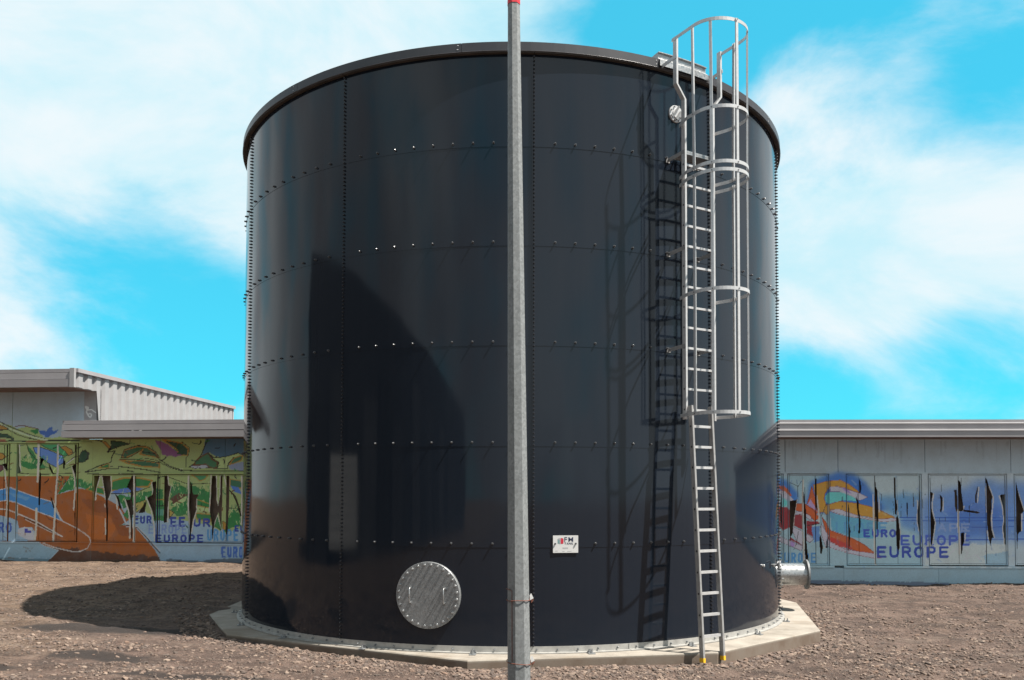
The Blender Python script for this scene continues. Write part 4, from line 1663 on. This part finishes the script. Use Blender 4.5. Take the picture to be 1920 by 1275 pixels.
    C.poly(WH, Z4([(495, 615), (572, 745), (550, 870), (510, 770), (490, 660)]), (90, 60, 70), .8)
    C.line(BLACK, Z4([(350, 640), (480, 620)]), 1.4)
    C.line(BLACK, Z4([(260, 700), (240, 830), (210, 890)]), 1.0)
    C.line(BLACK, Z4([(160, 190), (255, 230), (305, 165)]), .9)
    C.line(BLACK, Z4([(250, 230), (250, 370)]), .9)
    C.line(BLACK, Z4([(500, 540), (550, 420), (570, 410)]), 1.0)
    rs = np.random.default_rng(8)
    for _ in range(150):
        x, y = rs.uniform(1455, 1950), rs.uniform(890, 1062)
        C.line([(60, 92, 140), (150, 162, 168), (96, 126, 150), (46, 62, 96), (170, 172, 168)][rs.integers(5)],
               [(x, y), (x + rs.uniform(-3, 8), y + rs.uniform(-2, 9))], rs.uniform(.8, 3.2), rs.uniform(.15, .45))
    for _ in range(26):
        x, y = rs.uniform(1480, 1950), rs.uniform(893, 1000)
        C.line((30, 32, 40), [(x, y), (x + rs.uniform(-1, 1), y + rs.uniform(8, 40))], rs.uniform(.7, 1.3), .8)
    for _ in range(40):
        x = rs.uniform(1460, 1950)
        C.line((92, 100, 108), [(x, 828), (x + rs.uniform(-1, 1), 828 + rs.uniform(4, 40))], rs.uniform(1, 4), .22)
    # writing
    C.text('IEOPE', 1560, 979, 1664, 999, (84, 136, 172), 4.0, .85)
    C.text('EURO', 1619, 992, 1680, 1007.5, (44, 62, 134), 3.8)
    C.text('EUROPE', 1689, 1003, 1819, 1023, (52, 72, 142), 4.2)
    C.text('EUROPE', 1644, 1024, 1779, 1046, (36, 54, 124), 4.6)
    C.text('APE', 1758, 981, 1819, 997, (138, 156, 196), 3.6, .8)
    C.text('EUROPE', 1458, 1036, 1530, 1055, (70, 124, 168), 3.4)
    C.line((150, 146, 150), [(1780, 1040), (1790, 1030), (1805, 1028), (1815, 1036), (1808, 1050), (1830, 1040), (1840, 1050)], .9)
    # pale broken edges
    W = (190, 184, 174)
    for p, w in [([(310, 170), (305, 400), (305, 700), (318, 860), (320, 1000)], 3.4), ([(452, 330), (470, 480), (475, 600)], 2.8), ([(245, 370), (218, 540), (208, 650)], 1.8), ([(572, 420), (575, 520)], 1.8), ([(515, 870), (548, 872)], 1.6)]:
        C.line(W, Z4(p), w)
    for p, w in [([(318, 320), (325, 560), (330, 760), (340, 1050)], 3.0), ([(375, 290), (378, 500)], 1.8), ([(565, 380), (575, 530)], 1.8), ([(590, 570), (600, 720), (590, 880)], 1.6), ([(780, 380), (775, 600), (795, 700)], 1.8)]:
        C.line(W, Z5(p), w)
    for p, w in [([(112, 310), (98, 420), (104, 500), (132, 610), (105, 830)], 2.2), ([(215, 350), (210, 490)], 1.6), ([(372, 480), (372, 640), (385, 800), (385, 930)], 4.0), ([(430, 440), (415, 480)], 2.2), ([(425, 484), (570, 500)], 1.4),
                 ([(585, 240), (570, 400)], 1.8), ([(690, 230), (735, 350), (725, 480), (715, 580), (725, 690), (745, 765)], 2.2), ([(655, 230), (662, 500)], 1.8), ([(798, 330), (830, 440), (848, 580), (832, 660), (852, 835)], 2.2), ([(672, 690), (690, 790)], 2.0), ([(445, 720), (440, 820)], 2.0),
                 ([(975, 250), (1050, 480)], 2.0), ([(1030, 520), (1025, 690)], 2.4)]:
        C.line(W, Z6(p), w)
    return C


def lin(a):
    a = np.asarray(a, float) / 255
    return np.where(a <= .04045, a / 12.92, ((a + .055) / 1.055) ** 2.4)


class Wall:
    """a painted front with its own frame: u to the right, w inward, z up"""

    def __init__(self, root, origin, yaw, canvas, gain):
        self.root, self.o, self.C, self.gain = root, np.array(origin), canvas, gain
        self.u = np.array([math.cos(yaw), math.sin(yaw), 0])
        self.n = np.array([-math.sin(yaw), math.cos(yaw), 0])

    def uz(self, px, py, w=0.0):
        d = ray(px, py)
        k = ((self.o + self.n * w - CAM) @ self.n) / (d @ self.n)
        P = CAM + d * k - self.o
        return float(P @ self.u), float(P[2])

    def px(self, u, w, z):
        u = np.asarray(u, float).ravel()
        z = np.asarray(z, float).ravel()
        return project(self.o + np.outer(u, self.u) + self.n * w + np.outer(z, [0, 0, 1]))

    def paint(self, u, w, z):
        c = lin(self.C.sample(self.px(u, w, z)))
        c = c * self.gain * np.array([.97, 1.0, 1.03])
        return c / np.maximum(1, c.max(1, keepdims=True) / .72)

    def slab(self, name, u0, u1, z0, z1, w0, w1, parent=None, step=.02, mat=None):
        """painted box: the front face is a fine grid that carries the mural colours"""
        nu, nz = max(2, int((u1 - u0) / step) + 1), max(2, int((z1 - z0) / step) + 1)
        U, Zz = np.meshgrid(np.linspace(u0, u1, nu), np.linspace(z0, z1, nz))
        V = np.stack([U.ravel(), np.full(U.size, w0), Zz.ravel()], 1)
        c = self.paint(U, w0, Zz)
        i = np.arange(nu * nz).reshape(nz, nu)
        q = np.stack([i[:-1, :-1].ravel(), i[:-1, 1:].ravel(), i[1:, 1:].ravel(), i[1:, :-1].ravel()], 1)
        b0 = len(V)
        cr = np.array([i[0, 0], i[0, -1], i[-1, -1], i[-1, 0]])
        Vb = V[cr].copy()
        Vb[:, 1] = w1
        V = np.vstack([V, Vb, V[cr]])
        c = np.vstack([c, c[cr], c[cr]])
        e = [(b0 + 4 + k, b0 + k, b0 + (k + 1) % 4, b0 + 4 + (k + 1) % 4) for k in range(4)]
        q = np.vstack([q, np.array(e)])
        me = np_mesh(name, V, q, False, 'paint', c)
        return link(name, me, mat or PAINT, parent or self.root)

    def window(self, pxr, gaps, cuts, name='window', sill=None):
        """opening with frame, dark room behind and broken boards; pxr = photo px of the opening"""
        x0, y0, x1, y1 = pxr
        u0, zt = self.uz(x0, y0)
        u1, _ = self.uz(x1, y0)
        _, zb = self.uz((x0 + x1) / 2, y1)
        mb = MB()
        d = .30
        mb.add([(u0, .05, zb), (u1, .05, zb), (u1, .05, zt), (u0, .05, zt), (u0, d, zb), (u1, d, zb), (u1, d, zt), (u0, d, zt)],
               [(4, 5, 6, 7), (0, 1, 5, 4), (3, 7, 6, 2), (0, 4, 7, 3), (1, 2, 6, 5)])
        win = mb.build(name, INSIDE, self.root)
        fw = .048
        e_ = .016
        for a in ((u0 + e_, u0 + fw - .008, zb + e_, zt - e_), (u1 - fw + .008, u1 - e_, zb + e_, zt - e_), (u0 + fw, u1 - fw, zt - fw + .008, zt - e_), (u0 + fw, u1 - fw, zb + e_, zb + fw - .008)):
            self.slab('frame', a[0], a[1], a[2], a[3], .018, .06, win, .02)
        # boards: cells of the opening that no gap covers, split into connected pieces
        st = .0125
        nu, nz = int((u1 - u0 - 2 * fw) / st), int((zt - zb - 2 * fw) / st)
        uu = np.linspace(u0 + fw, u1 - fw, nu + 1)
        zz = np.linspace(zb + fw, zt - fw, nz + 1)
        UC, ZC = np.meshgrid((uu[1:] + uu[:-1]) / 2, (zz[1:] + zz[:-1]) / 2)
        pxy = self.px(UC, .03, ZC)
        X, Y = pxy[:, 0].reshape(UC.shape), pxy[:, 1].reshape(UC.shape)
        solid = np.ones(UC.shape, bool)
        for g_ in gaps:
            P = np.array(g_, float)
            if P[:, 0].max() < x0 or P[:, 0].min() > x1:
                continue
            ins = np.zeros(X.shape, bool)
            for i in range(len(P)):
                (a, b_), (c, d_) = P[i], P[(i + 1) % len(P)]
                if b_ != d_:
                    ins ^= ((b_ > Y) != (d_ > Y)) & (X < (c - a) * (Y - b_) / (d_ - b_) + a)
            solid &= ~ins
        lab = np.zeros(UC.shape, int)
        cut_cols = set()
        for cx_ in cuts:
            col = int(np.argmin(np.abs(X[0] - cx_)))
            cut_cols.add(col)
            solid[:, col] &= (np.random.default_rng(col).random(solid.shape[0]) > .82)
        cur = 0
        H, Wd = solid.shape
        for i in range(H):
            for j in range(Wd):
                if solid[i, j] and not lab[i, j]:
                    cur += 1
                    stack = [(i, j)]
                    lab[i, j] = cur
                    while stack:
                        a, b_ = stack.pop()
                        for p, q in ((a + 1, b_), (a - 1, b_), (a, b_ + 1), (a, b_ - 1)):
                            if 0 <= p < H and 0 <= q < Wd and solid[p, q] and not lab[p, q]:
                                # boards do not join across a cut between planks
                                if p == a and (q in cut_cols or b_ in cut_cols):
                                    continue
                                lab[p, q] = cur
                                stack.append((p, q))
        for k in range(1, cur + 1):
            cells = np.argwhere(lab == k)
            if len(cells) < 30:
                continue
            w = .022 + .02 * random.random()
            tilt = (random.random() - .5) * .05
            ids = {}
            V, Q = [], []

            def vid(i, j, back):
                key = (i, j, back)
                if key not in ids:
                    ids[key] = len(V)
                    V.append((uu[j], w + tilt * (zz[i] - zb) * .3 + (.012 if back else 0), zz[i]))
                return ids[key]
            for i, j in cells:
                Q.append((vid(i, j, 0), vid(i, j + 1, 0), vid(i + 1, j + 1, 0), vid(i + 1, j, 0)))
                for (p, q, e1, e2) in ((i - 1, j, (i, j + 1), (i, j)), (i + 1, j, (i + 1, j), (i + 1, j + 1)), (i, j - 1, (i, j), (i + 1, j)), (i, j + 1, (i + 1, j + 1), (i, j + 1))):
                    if not (0 <= p < H and 0 <= q < Wd) or lab[p, q] != k:
                        Q.append((vid(*e1, 0), vid(*e2, 0), vid(*e2, 1), vid(*e1, 1)))
            V = np.array(V)
            c = self.paint(V[:, 0], .03, V[:, 2])
            link('board', np_mesh('board', V, np.array(Q), False, 'paint', c), PAINT, win)
        return win


# ---------------- gaps between the broken boards (photo pixels on the wall)
Z1 = lambda p: sc(p, 4.556, 0, 780)
Z2 = lambda p: sc(p, 5.1, 140, 810)
Z3 = lambda p: sc(p, 5.1, 290, 810)
Z4 = lambda p: sc(p, 5.547, 1450, 870)
Z5 = lambda p: sc(p, 5.544, 1580, 870)
Z6 = lambda p: sc(p, 5.542, 1730, 870)
GAPS_L = [Z1(p) for p in (
    [(60, 240), (80, 240), (82, 420), (75, 520), (78, 600), (70, 700), (68, 870), (55, 880), (60, 700), (58, 600), (65, 480), (20, 410), (55, 405)],
    [(138, 225), (160, 230), (165, 330), (165, 420), (180, 480), (152, 490), (154, 600), (145, 720), (148, 860), (135, 960), (128, 1070), (118, 1070), (130, 800), (135, 500)],
    [(345, 360), (380, 365), (355, 420), (340, 440)], [(338, 480), (354, 490), (348, 640), (342, 760), (328, 760), (330, 640)],
    [(415, 400), (435, 430), (462, 490), (445, 490), (425, 450)],
    [(645, 230), (672, 230), (672, 420), (666, 600), (662, 800), (640, 810), (653, 600), (643, 500), (616, 430), (646, 410)],
    [(638, 820), (656, 830), (656, 1065), (640, 1065)], [(543, 380), (562, 380), (556, 450), (543, 450)], [(432, 690), (446, 700), (468, 780), (455, 790)])]
GAPS_L += [Z2(p) for p in (
    [(175, 415), (238, 415), (215, 500), (195, 590), (188, 660), (172, 660)],
    [(262, 415), (342, 415), (352, 560), (324, 640), (318, 640), (322, 820), (316, 1045), (300, 1045), (303, 800), (293, 620), (270, 480)],
    [(548, 420), (562, 420), (562, 600), (552, 640), (567, 780), (552, 800), (552, 1015), (540, 1015), (538, 860), (520, 740), (490, 650), (535, 645), (540, 560), (500, 525)],
    [(388, 590), (425, 630), (452, 730), (430, 735), (410, 650)],
    [(735, 480), (785, 470), (792, 415), (796, 470), (790, 860), (780, 1050), (768, 1050), (770, 880), (745, 770), (690, 630), (740, 600), (750, 560)],
    [(605, 775), (690, 650), (668, 770)])]
GAPS_L += [Z3(p) for p in (
    [(95, 410), (122, 415), (130, 510), (155, 515), (135, 620), (122, 750), (118, 860), (85, 870), (90, 600)],
    [(340, 470), (355, 500), (360, 570), (370, 600), (420, 600), (400, 640), (395, 720), (400, 740), (365, 840), (347, 960), (344, 1050), (330, 1050), (335, 760), (325, 740), (335, 600)],
    [(550, 405), (585, 405), (590, 520), (590, 650), (605, 700), (610, 770), (575, 860), (562, 960), (556, 1050), (545, 960), (545, 880), (525, 760), (535, 640), (540, 520)],
    [(630, 405), (652, 405), (650, 600), (642, 800), (642, 960), (614, 780), (605, 710), (625, 600)],
    [(688, 410), (712, 410), (714, 600), (706, 800), (696, 960), (690, 1050), (684, 900), (693, 600)],
    [(720, 560), (762, 600), (802, 700), (832, 800), (818, 810), (788, 700), (750, 610)], [(838, 410), (856, 450), (852, 540), (838, 560)])]
GAPS_R = [Z4(p) for p in (
    [(92, 130), (103, 130), (106, 500), (102, 640), (106, 960), (94, 960), (90, 650), (75, 600), (72, 450)],
    [(148, 120), (160, 280), (165, 385), (230, 375), (245, 365), (215, 560), (205, 650), (200, 720), (178, 760), (172, 960), (152, 960), (155, 760), (146, 600)],
    [(310, 270), (330, 400), (345, 520), (342, 760), (352, 870), (374, 1050), (340, 1010), (325, 900), (325, 700), (318, 500)],
    [(438, 150), (449, 150), (457, 480), (445, 490)], [(480, 760), (495, 740), (517, 870), (502, 930), (486, 935)],
    [(555, 530), (580, 410), (583, 700), (580, 870), (548, 875), (552, 800), (570, 750), (560, 650)])]
GAPS_R += [Z5(p) for p in (
    [(35, 120), (52, 120), (50, 380), (72, 480), (67, 620), (82, 700), (72, 850), (64, 920), (45, 920), (50, 700), (38, 480)],
    [(175, 130), (190, 190), (197, 260), (187, 305), (175, 300)], [(138, 330), (165, 400), (172, 480), (192, 600), (182, 720), (160, 720), (174, 600), (150, 480)],
    [(335, 140), (347, 240), (364, 280), (370, 560), (367, 680), (352, 680), (345, 560), (336, 320)], [(530, 140), (547, 140), (552, 350), (567, 450), (557, 530), (543, 520)],
    [(558, 540), (580, 550), (600, 720), (592, 880), (580, 905), (563, 880), (553, 720)], [(803, 130), (822, 130), (824, 560), (832, 760), (827, 920), (805, 900), (798, 700), (780, 600), (778, 500), (793, 380)],
    [(628, 240), (642, 340), (634, 370)], [(664, 400), (676, 400), (676, 530), (666, 530)])]
GAPS_R += [Z6(p) for p in (
    [(58, 130), (80, 150), (82, 290), (108, 300), (92, 400), (95, 480), (128, 600), (125, 650), (100, 830), (82, 880), (75, 700), (62, 450)],
    [(176, 310), (206, 350), (209, 430), (197, 500), (180, 495), (188, 420)], [(328, 270), (356, 270), (367, 480), (350, 500), (334, 440)],
    [(373, 170), (396, 190), (407, 320), (427, 460), (415, 490), (370, 490), (378, 340)], [(425, 474), (570, 492), (604, 508), (570, 514), (425, 493)],
    [(570, 230), (577, 260), (562, 340), (565, 405), (548, 400), (548, 320)], [(395, 720), (430, 710), (437, 800), (417, 850), (414, 935), (398, 935)],
    [(656, 140), (674, 170), (692, 240), (732, 345), (722, 360), (717, 480), (708, 570), (717, 680), (742, 765), (722, 770), (707, 850), (690, 790), (678, 690), (668, 600), (665, 300)],
    [(803, 320), (870, 315), (877, 500), (882, 700), (887, 920), (865, 920), (870, 840), (855, 835), (835, 660), (848, 590), (835, 440)],
    [(950, 130), (967, 180), (1002, 330), (1052, 490), (1022, 520), (1022, 700), (992, 720), (977, 970), (960, 965), (958, 600)])]

# ------------------------------------------------------------------ left building: low wing in front of a taller hall
YAW_L = rad(-6)
LO = np.array([-10.07, 8.05, 0.0])
LO[2] = -.02
bl = thing('painted_workshop', 'graffiti-covered workshop with low eave and taller white hall, left of the tank', 'building', LO, (0, 0, YAW_L))
WL = Wall(bl, LO, YAW_L, left_canvas(), 1.75)
PX = WL.uz
uA = PX(-60, 900)[0]
u15, u29, u146, u172, u296, u459 = (PX(x, 950)[0] for x in (17, 29, 146, 172.5, 296, 459))
u_c = PX(182, 760)[0]           # corner of the tall hall
u158 = PX(158, 760)[0]
z831, z1016 = PX(80, 831)[1], PX(80, 1016)[1]
z890, z1017 = PX(300, 889)[1], PX(300, 1018)[1]
Z_SOF_T = 1.749 + (928 - 722) / 1590.4 * 21.2 + .02      # soffit of the tall roof
Z_SOF_L = 1.749 + 108 / 1590.4 * 21.25
zmid = z831
# wall panels of the front (each a piece with a joint)
WL.slab('wall_panel', uA, PX(24, 750)[0] - .006, z831, Z_SOF_T, 0, .25)
WL.slab('wall_panel', PX(24, 750)[0] + .006, u158, z831, Z_SOF_T, 0, .25)
WL.slab('wall_panel', u15, u29, z1016, z831 - .004, 0, .25)
WL.slab('wall_panel', u146, u172 - .004, z1016, z831 - .004, 0, .25)
WL.slab('wall_panel', u158 + .01, PX(300, 850)[0] - .005, z890, Z_SOF_L, .004, .25)
WL.slab('wall_panel', PX(300, 850)[0] + .005, PX(422, 850)[0] - .005, z890, Z_SOF_L, .004, .25)
WL.slab('wall_panel', PX(422, 850)[0] + .005, u459 + .02, z890, Z_SOF_L, .004, .25)
WL.slab('wall_panel', u459 + .004, u459 + 5.4, -.25, z890 - .004, 0, .25, None, .1)
WL.slab('wall_panel', u459 + .03, u459 + 5.4, z890, Z_SOF_L, .004, .25, None, .1)
WL.slab('plinth_panel', uA, u172 - .006, -.3, z1016 - .004, -.012, .25)
WL.slab('plinth_panel', u172, u459, -.3, z1017 - .004, -.012, .25)
WL.slab('sill', uA, u172 - .004, z1016 - .035, z1016 - .001, -.03, -.0125)
WL.slab('sill', u172 + .002, u459, z1017 - .045, z1017 - .001, -.035, -.0125)
WL.slab('lintel', u172 + .002, u459, z890 + .002, z890 + .04, -.02, .003)
WL.slab('lintel', uA, u172 - .05, z831 + .002, z831 + .03, -.02, -.001)
WL.window((-62, 831, 17, 1016), GAPS_L, [5], 'window')
WL.window((29, 831, 146, 1016), GAPS_L, [73, 106], 'window')
WL.window((172.5, 889, 295.5, 1018), GAPS_L, [252], 'window')
WL.window((296, 889, 459, 1018), GAPS_L, [354, 424, 454], 'window')
# low wing body behind the front, roof and fascia
bodyb = MB()
uE = u459 + 5.4
bodyb.span(np.array([uE - .2, .26, -.3]), np.array([uE, 6, Z_SOF_L]))
bodyb.build('side_wall', CLAD_G, bl)
uF0 = PX(116, 800, -.75)[0]
uF1 = PX(461, 800, -.75)[0] + 5.5
fz = [1.749 + (928 - y) / 1590.4 * 21.25 for y in (788, 794.5, 795.5, 806.5, 808, 820)]
for (za, zb_, dw, mt) in ((fz[0], fz[1], .03, FASCIA), (fz[2], fz[3], .0, FASCIA_L), (fz[4], fz[5], -.02, FASCIA)):
    mb = MB()
    mb.span(np.array([uF0, -.75 + dw, zb_]), np.array([uF1, -.65, za]))
    mb.span(np.array([uF1 - .1, -.65, zb_]), np.array([uF1 - dw * .5, 6.2, za]))
    mb.span(np.array([uF0 + dw * .5, -.65, zb_]), np.array([uF0 + .1, -.02, za]))
    mb.build('fascia_strip', mt, bl)
mb = MB()
mb.span(np.array([uF0 + .02, -.72, fz[5] + .005]), np.array([uF1 - .11, -.01, fz[5] + .04]))
mb.span(np.array([u_c + .02, .255, fz[5] + .005]), np.array([uF1 - .11, 6.1, fz[5] + .04]))
mb.build('soffit', SOFFIT, bl)
mb = MB()
mb.span(np.array([uF0 + .05, -.70, fz[0] - .03]), np.array([uF1 - .12, -.006, fz[0] - .004]))
mb.span(np.array([u_c + .05, .0, fz[0] - .03]), np.array([uF1 - .12, 6.1, fz[0] - .004]))
mb.build('low_roof', ROOF, bl)
# tall hall: pier, corrugated side, roof edge
mb = MB()
mb.span(np.array([u158 + .012, -.02, Z_SOF_L + .1]), np.array([u_c, .24, Z_SOF_T]))
pier = mb.build('corner_pier', CLAD_G, bl)
mb = MB()
pts = [(163, 768), (160, 762), (166, 764), (162, 772), (166, 780), (170, 783), (172, 777), (168, 775), (164, 779)]
tg = [Vector((PX(x, y, -.021)[0], -.024, PX(x, y, -.021)[1])) for x, y in pts]
for a, b_ in zip(tg[:-1], tg[1:]):
    mb.bar(a, b_, .035, .004, (0, 1, 0))
pts = [(164, 769), (172, 768), (180, 774)]
tg = [Vector((PX(x, y, -.021)[0], -.026, PX(x, y, -.021)[1])) for x, y in pts]
for a, b_ in zip(tg[:-1], tg[1:]):
    mb.bar(a, b_, .03, .003, (0, 1, 0))
mb.build('spray_tag', mat_plain('spray_white', (.72, .74, .73), .7, 0, .05), pier)
DEP = 8.15
OVH = 1.05
zt_top = 1.749 + (928 - 690) / 1590.4 * (21.0)
zt_bot = 1.749 + (928 - 724.5) / 1590.4 * (21.0)
H3 = zt_top - zt_bot
uT = u_c + .03
mb_z = [(zt_top, zt_top - .16 * H3 * 1.2, .02, FASCIA), (zt_top - .22 * H3, zt_top - .56 * H3, 0, FASCIA_L), (zt_top - .58 * H3, zt_bot, -.02, FASCIA)]
for za, zb_, dw, mt in mb_z:
    mb = MB()
    mb.span(np.array([uA - 14, -OVH + dw, zb_]), np.array([uT - .1, -OVH + .1, za]))
    mb.build('fascia_strip', mt, bl)
mb = MB()
mb.span(np.array([uA - 14, -OVH + .12, zt_bot + .01]), np.array([uT - .12, -.01, zt_bot + .05]))
mb.build('soffit', SOFFIT, bl)
mb = MB()
mb.span(np.array([uA - 14, -OVH + .12, zt_top - .05]), np.array([uT - .14, DEP, zt_top - .01]))
mb.build('hall_roof', ROOF, bl)
# corner flashing, top flashing and sheets with ribs along the side
mb = MB()
mb.span(np.array([uT - .095, -OVH - .03, zt_bot - .01]), np.array([uT + .025, -OVH + .05, zt_top + .012]))
mb.build('corner_flashing', CLAD, bl)
mb = MB()
mb.span(np.array([uT - .09, -OVH + .05, zt_top - .085]), np.array([uT + .085, DEP + .05, zt_top + .012]))
mb.build('top_flashing', FASCIA_L, bl)
ns = 12
pitch = (DEP + OVH - .05) / ns
zlow = Z_SOF_L + .15
for i in range(ns):
    a = -OVH + .055 + i * pitch
    z0 = zt_bot + .005 if a + pitch < .25 else zlow
    mb = MB()
    prof = []
    for j in range(2):
        s = a + j * pitch / 2
        h = pitch / 2
        prof += [(s, uT - .03), (s + h * .12, uT - .03), (s + h * .27, uT + .032), (s + h * .70, uT + .032), (s + h * .85, uT - .03)]
    prof.append((a + pitch - .002, uT - .03))
    k = len(prof)
    z1 = zt_top - .012
    zf = [max(z0, (zt_bot + .005) if w < 0 else zlow) for w, _ in prof]
    vs = [(u, w, zz_) for (w, u), zz_ in zip(prof, zf)] + [(u, w, z1 - .04) for w, u in prof]
    mb.add(vs, [(q, q + 1, k + q + 1, k + q) for q in range(k - 1)])
    mb.build('cladding_sheet', CLAD, bl)
mb = MB()
mb.span(np.array([uT - .10, .26, zlow]), np.array([uT - .04, DEP, zt_top - .1]))
mb.span(np.array([uT - .10, -OVH + .06, zt_bot]), np.array([uT - .04, .26, zt_top - .1]))
mb.build('sheathing', CLAD_G, bl)
mb = MB()
mb.span(np.array([uT - .12, DEP - .04, zlow]), np.array([uT + .03, DEP + .02, zt_top - .09]))
mb.build('end_trim', CLAD_G, bl)

# ------------------------------------------------------------------ right building
YAW_R = rad(-2.0)
RO = np.array([8.6, 5.05, -.2])
br_ = thing('painted_hall', 'long low pale-blue building with shattered graffiti windows, right of the tank', 'building', RO, (0, 0, YAW_R))
WR = Wall(br_, RO, YAW_R, right_canvas(), 2.35)
PX = WR.uz
z888 = PX(1700, 888)[1]
z1061 = PX(1700, 1061)[1]
d_w = 19.0
Z_SOF_R = 1.749 + 110 / 1590.4 * 18.2 - RO[2]
uL, uR = PX(1375, 950)[0], PX(1955, 950)[0]
jn = [uL] + [PX(x, 850)[0] for x in (1472, 1571, 1734, 1895)] + [uR]
for a, b_ in zip(jn[:-1], jn[1:]):
    WR.slab('wall_panel', a + .006, b_ - .006, z888 + .03, Z_SOF_R, 0, .22)
WR.slab('lintel', uL, uR, z888 - .002, z888 + .0295, -.012, .2)
piers = [(1375, 1440), (1469.5, 1477), (1555, 1586.5), (1729, 1740.5), (1889, 1901.5)]
for a, b_ in piers:
    WR.slab('pier', PX(a, 950)[0] + .002, PX(b_, 950)[0] - .002, z1061, z888 - .003, -.004, .22)
WR.slab('sill', uL, PX(1565, 1062)[0] - .01, z1061 - .05, z1061 - .003, -.03, .2)
WR.slab('sill', PX(1582, 1062)[0], uR, z1061 - .05, z1061 - .003, -.03, .2)
jn = [uL] + [PX(x, 1075)[0] for x in (1582, 1760)] + [uR]
for a, b_ in zip(jn[:-1], jn[1:]):
    WR.slab('plinth_panel', a + .003, b_ - .003, -.4, z1061 - .055, -.006, .22)
WR.window((1440, 888, 1469.5, 1061), GAPS_R, [], 'window')
WR.window((1477, 888, 1555, 1061), GAPS_R, [1506, 1530], 'window')
WR.window((1586.5, 888, 1729, 1061), GAPS_R, [1611, 1642, 1684], 'window')
WR.window((1740.5, 888, 1889, 1061), GAPS_R, [1799, 1850], 'window')
WR.window((1901.5, 888, 1954, 1061), GAPS_R, [1930], 'window')
WR.slab('wall_panel', uR + .01, uR + 26, -.4, Z_SOF_R, 0, .22, None, .4)
OV = .85
fz = [1.749 - RO[2] + (928 - y) / 1590.4 * 18.2 for y in (785, 790.5, 791.5, 803.5, 805, 818)]
for (za, zb_, dw, mt) in ((fz[0], fz[1], .05, FASCIA), (fz[2], fz[3], .0, FASCIA_L), (fz[4], fz[5], -.05, FASCIA_L)):
    mb = MB()
    mb.span(np.array([uL - .5, -OV + dw, zb_]), np.array([uR + 26.2, -OV + .12, za]))
    mb.build('fascia_strip', mt, br_)
    if dw <= 0:
        mb = MB()
        mb.span(np.array([uL - .5, -OV + dw - .02, za - .014]), np.array([uR + 26.2, -OV + dw - .001, za + .010]))
        mb.build('drip_edge', DRIP, br_)
mb = MB()
mb.span(np.array([uL - .4, -OV + .13, fz[5] + .01]), np.array([uR + 26, .0, fz[5] + .05]))
mb.build('soffit', SOFFIT, br_)
mb = MB()
mb.span(np.array([uL - .4, -OV + .13, fz[0] - .06]), np.array([uR + 26, 9, fz[0] - .01]))
mb.build('roof', ROOF, br_)
mb = MB()
mb.span(np.array([uL - .2, .23, -.4]), np.array([uL, 8.8, fz[0] - .08]))
mb.build('side_wall', CLAD_G, br_)

# ------------------------------------------------------------------ shed across the yard, seen only mirrored in the tank
sh = thing('dark_shed', 'tall dark shed with white door, mirrored in the left of the tank', 'shed', (-13.6, -12, -.05))
mb = MB()
mb.add([(0, 8, 0), (0, -34, 0), (0, -34, 7.0), (0, 8, 8.0), (-9, 8, 0), (-9, -34, 0), (-9, -34, 7.0), (-9, 8, 8.0)],
       [(0, 1, 2, 3)[::-1], (4, 5, 6, 7), (0, 3, 7, 4), (1, 5, 6, 2), (3, 2, 6, 7)])
mb.build('wall', DARKWALL, sh)
for i in range(14):  # bays of differing grey, added to streak the shed's reflection in the tank
    mb = MB()
    mb.span(np.array([.0, 7.9 - i * 2.2 - 2.1, .0]), np.array([.05 + .12 * (i % 3), 7.9 - i * 2.2, 4.2 + 1.6 * ((i * 7) % 5) / 4]))
    mb.build('added_bay', BAYS[(i * 5) % 4], sh)
mb = MB()
mb.span(np.array([.3, 2.2, .5]), np.array([.4, 5.6, 2.9]))
door = mb.build('door', WHITEDOOR, sh)
mb = MB()
for i in range(7):
    mb.span(np.array([.401, 2.25, .6 + i * .33]), np.array([.41, 5.55, .62 + i * .33]))
mb.build('door_rib', GALV_DULL, door)

bpy.context.view_layer.update()
print('objects', len(bpy.data.objects), 'tris', sum(len(o.data.polygons) for o in bpy.data.objects if o.type == 'MESH'))
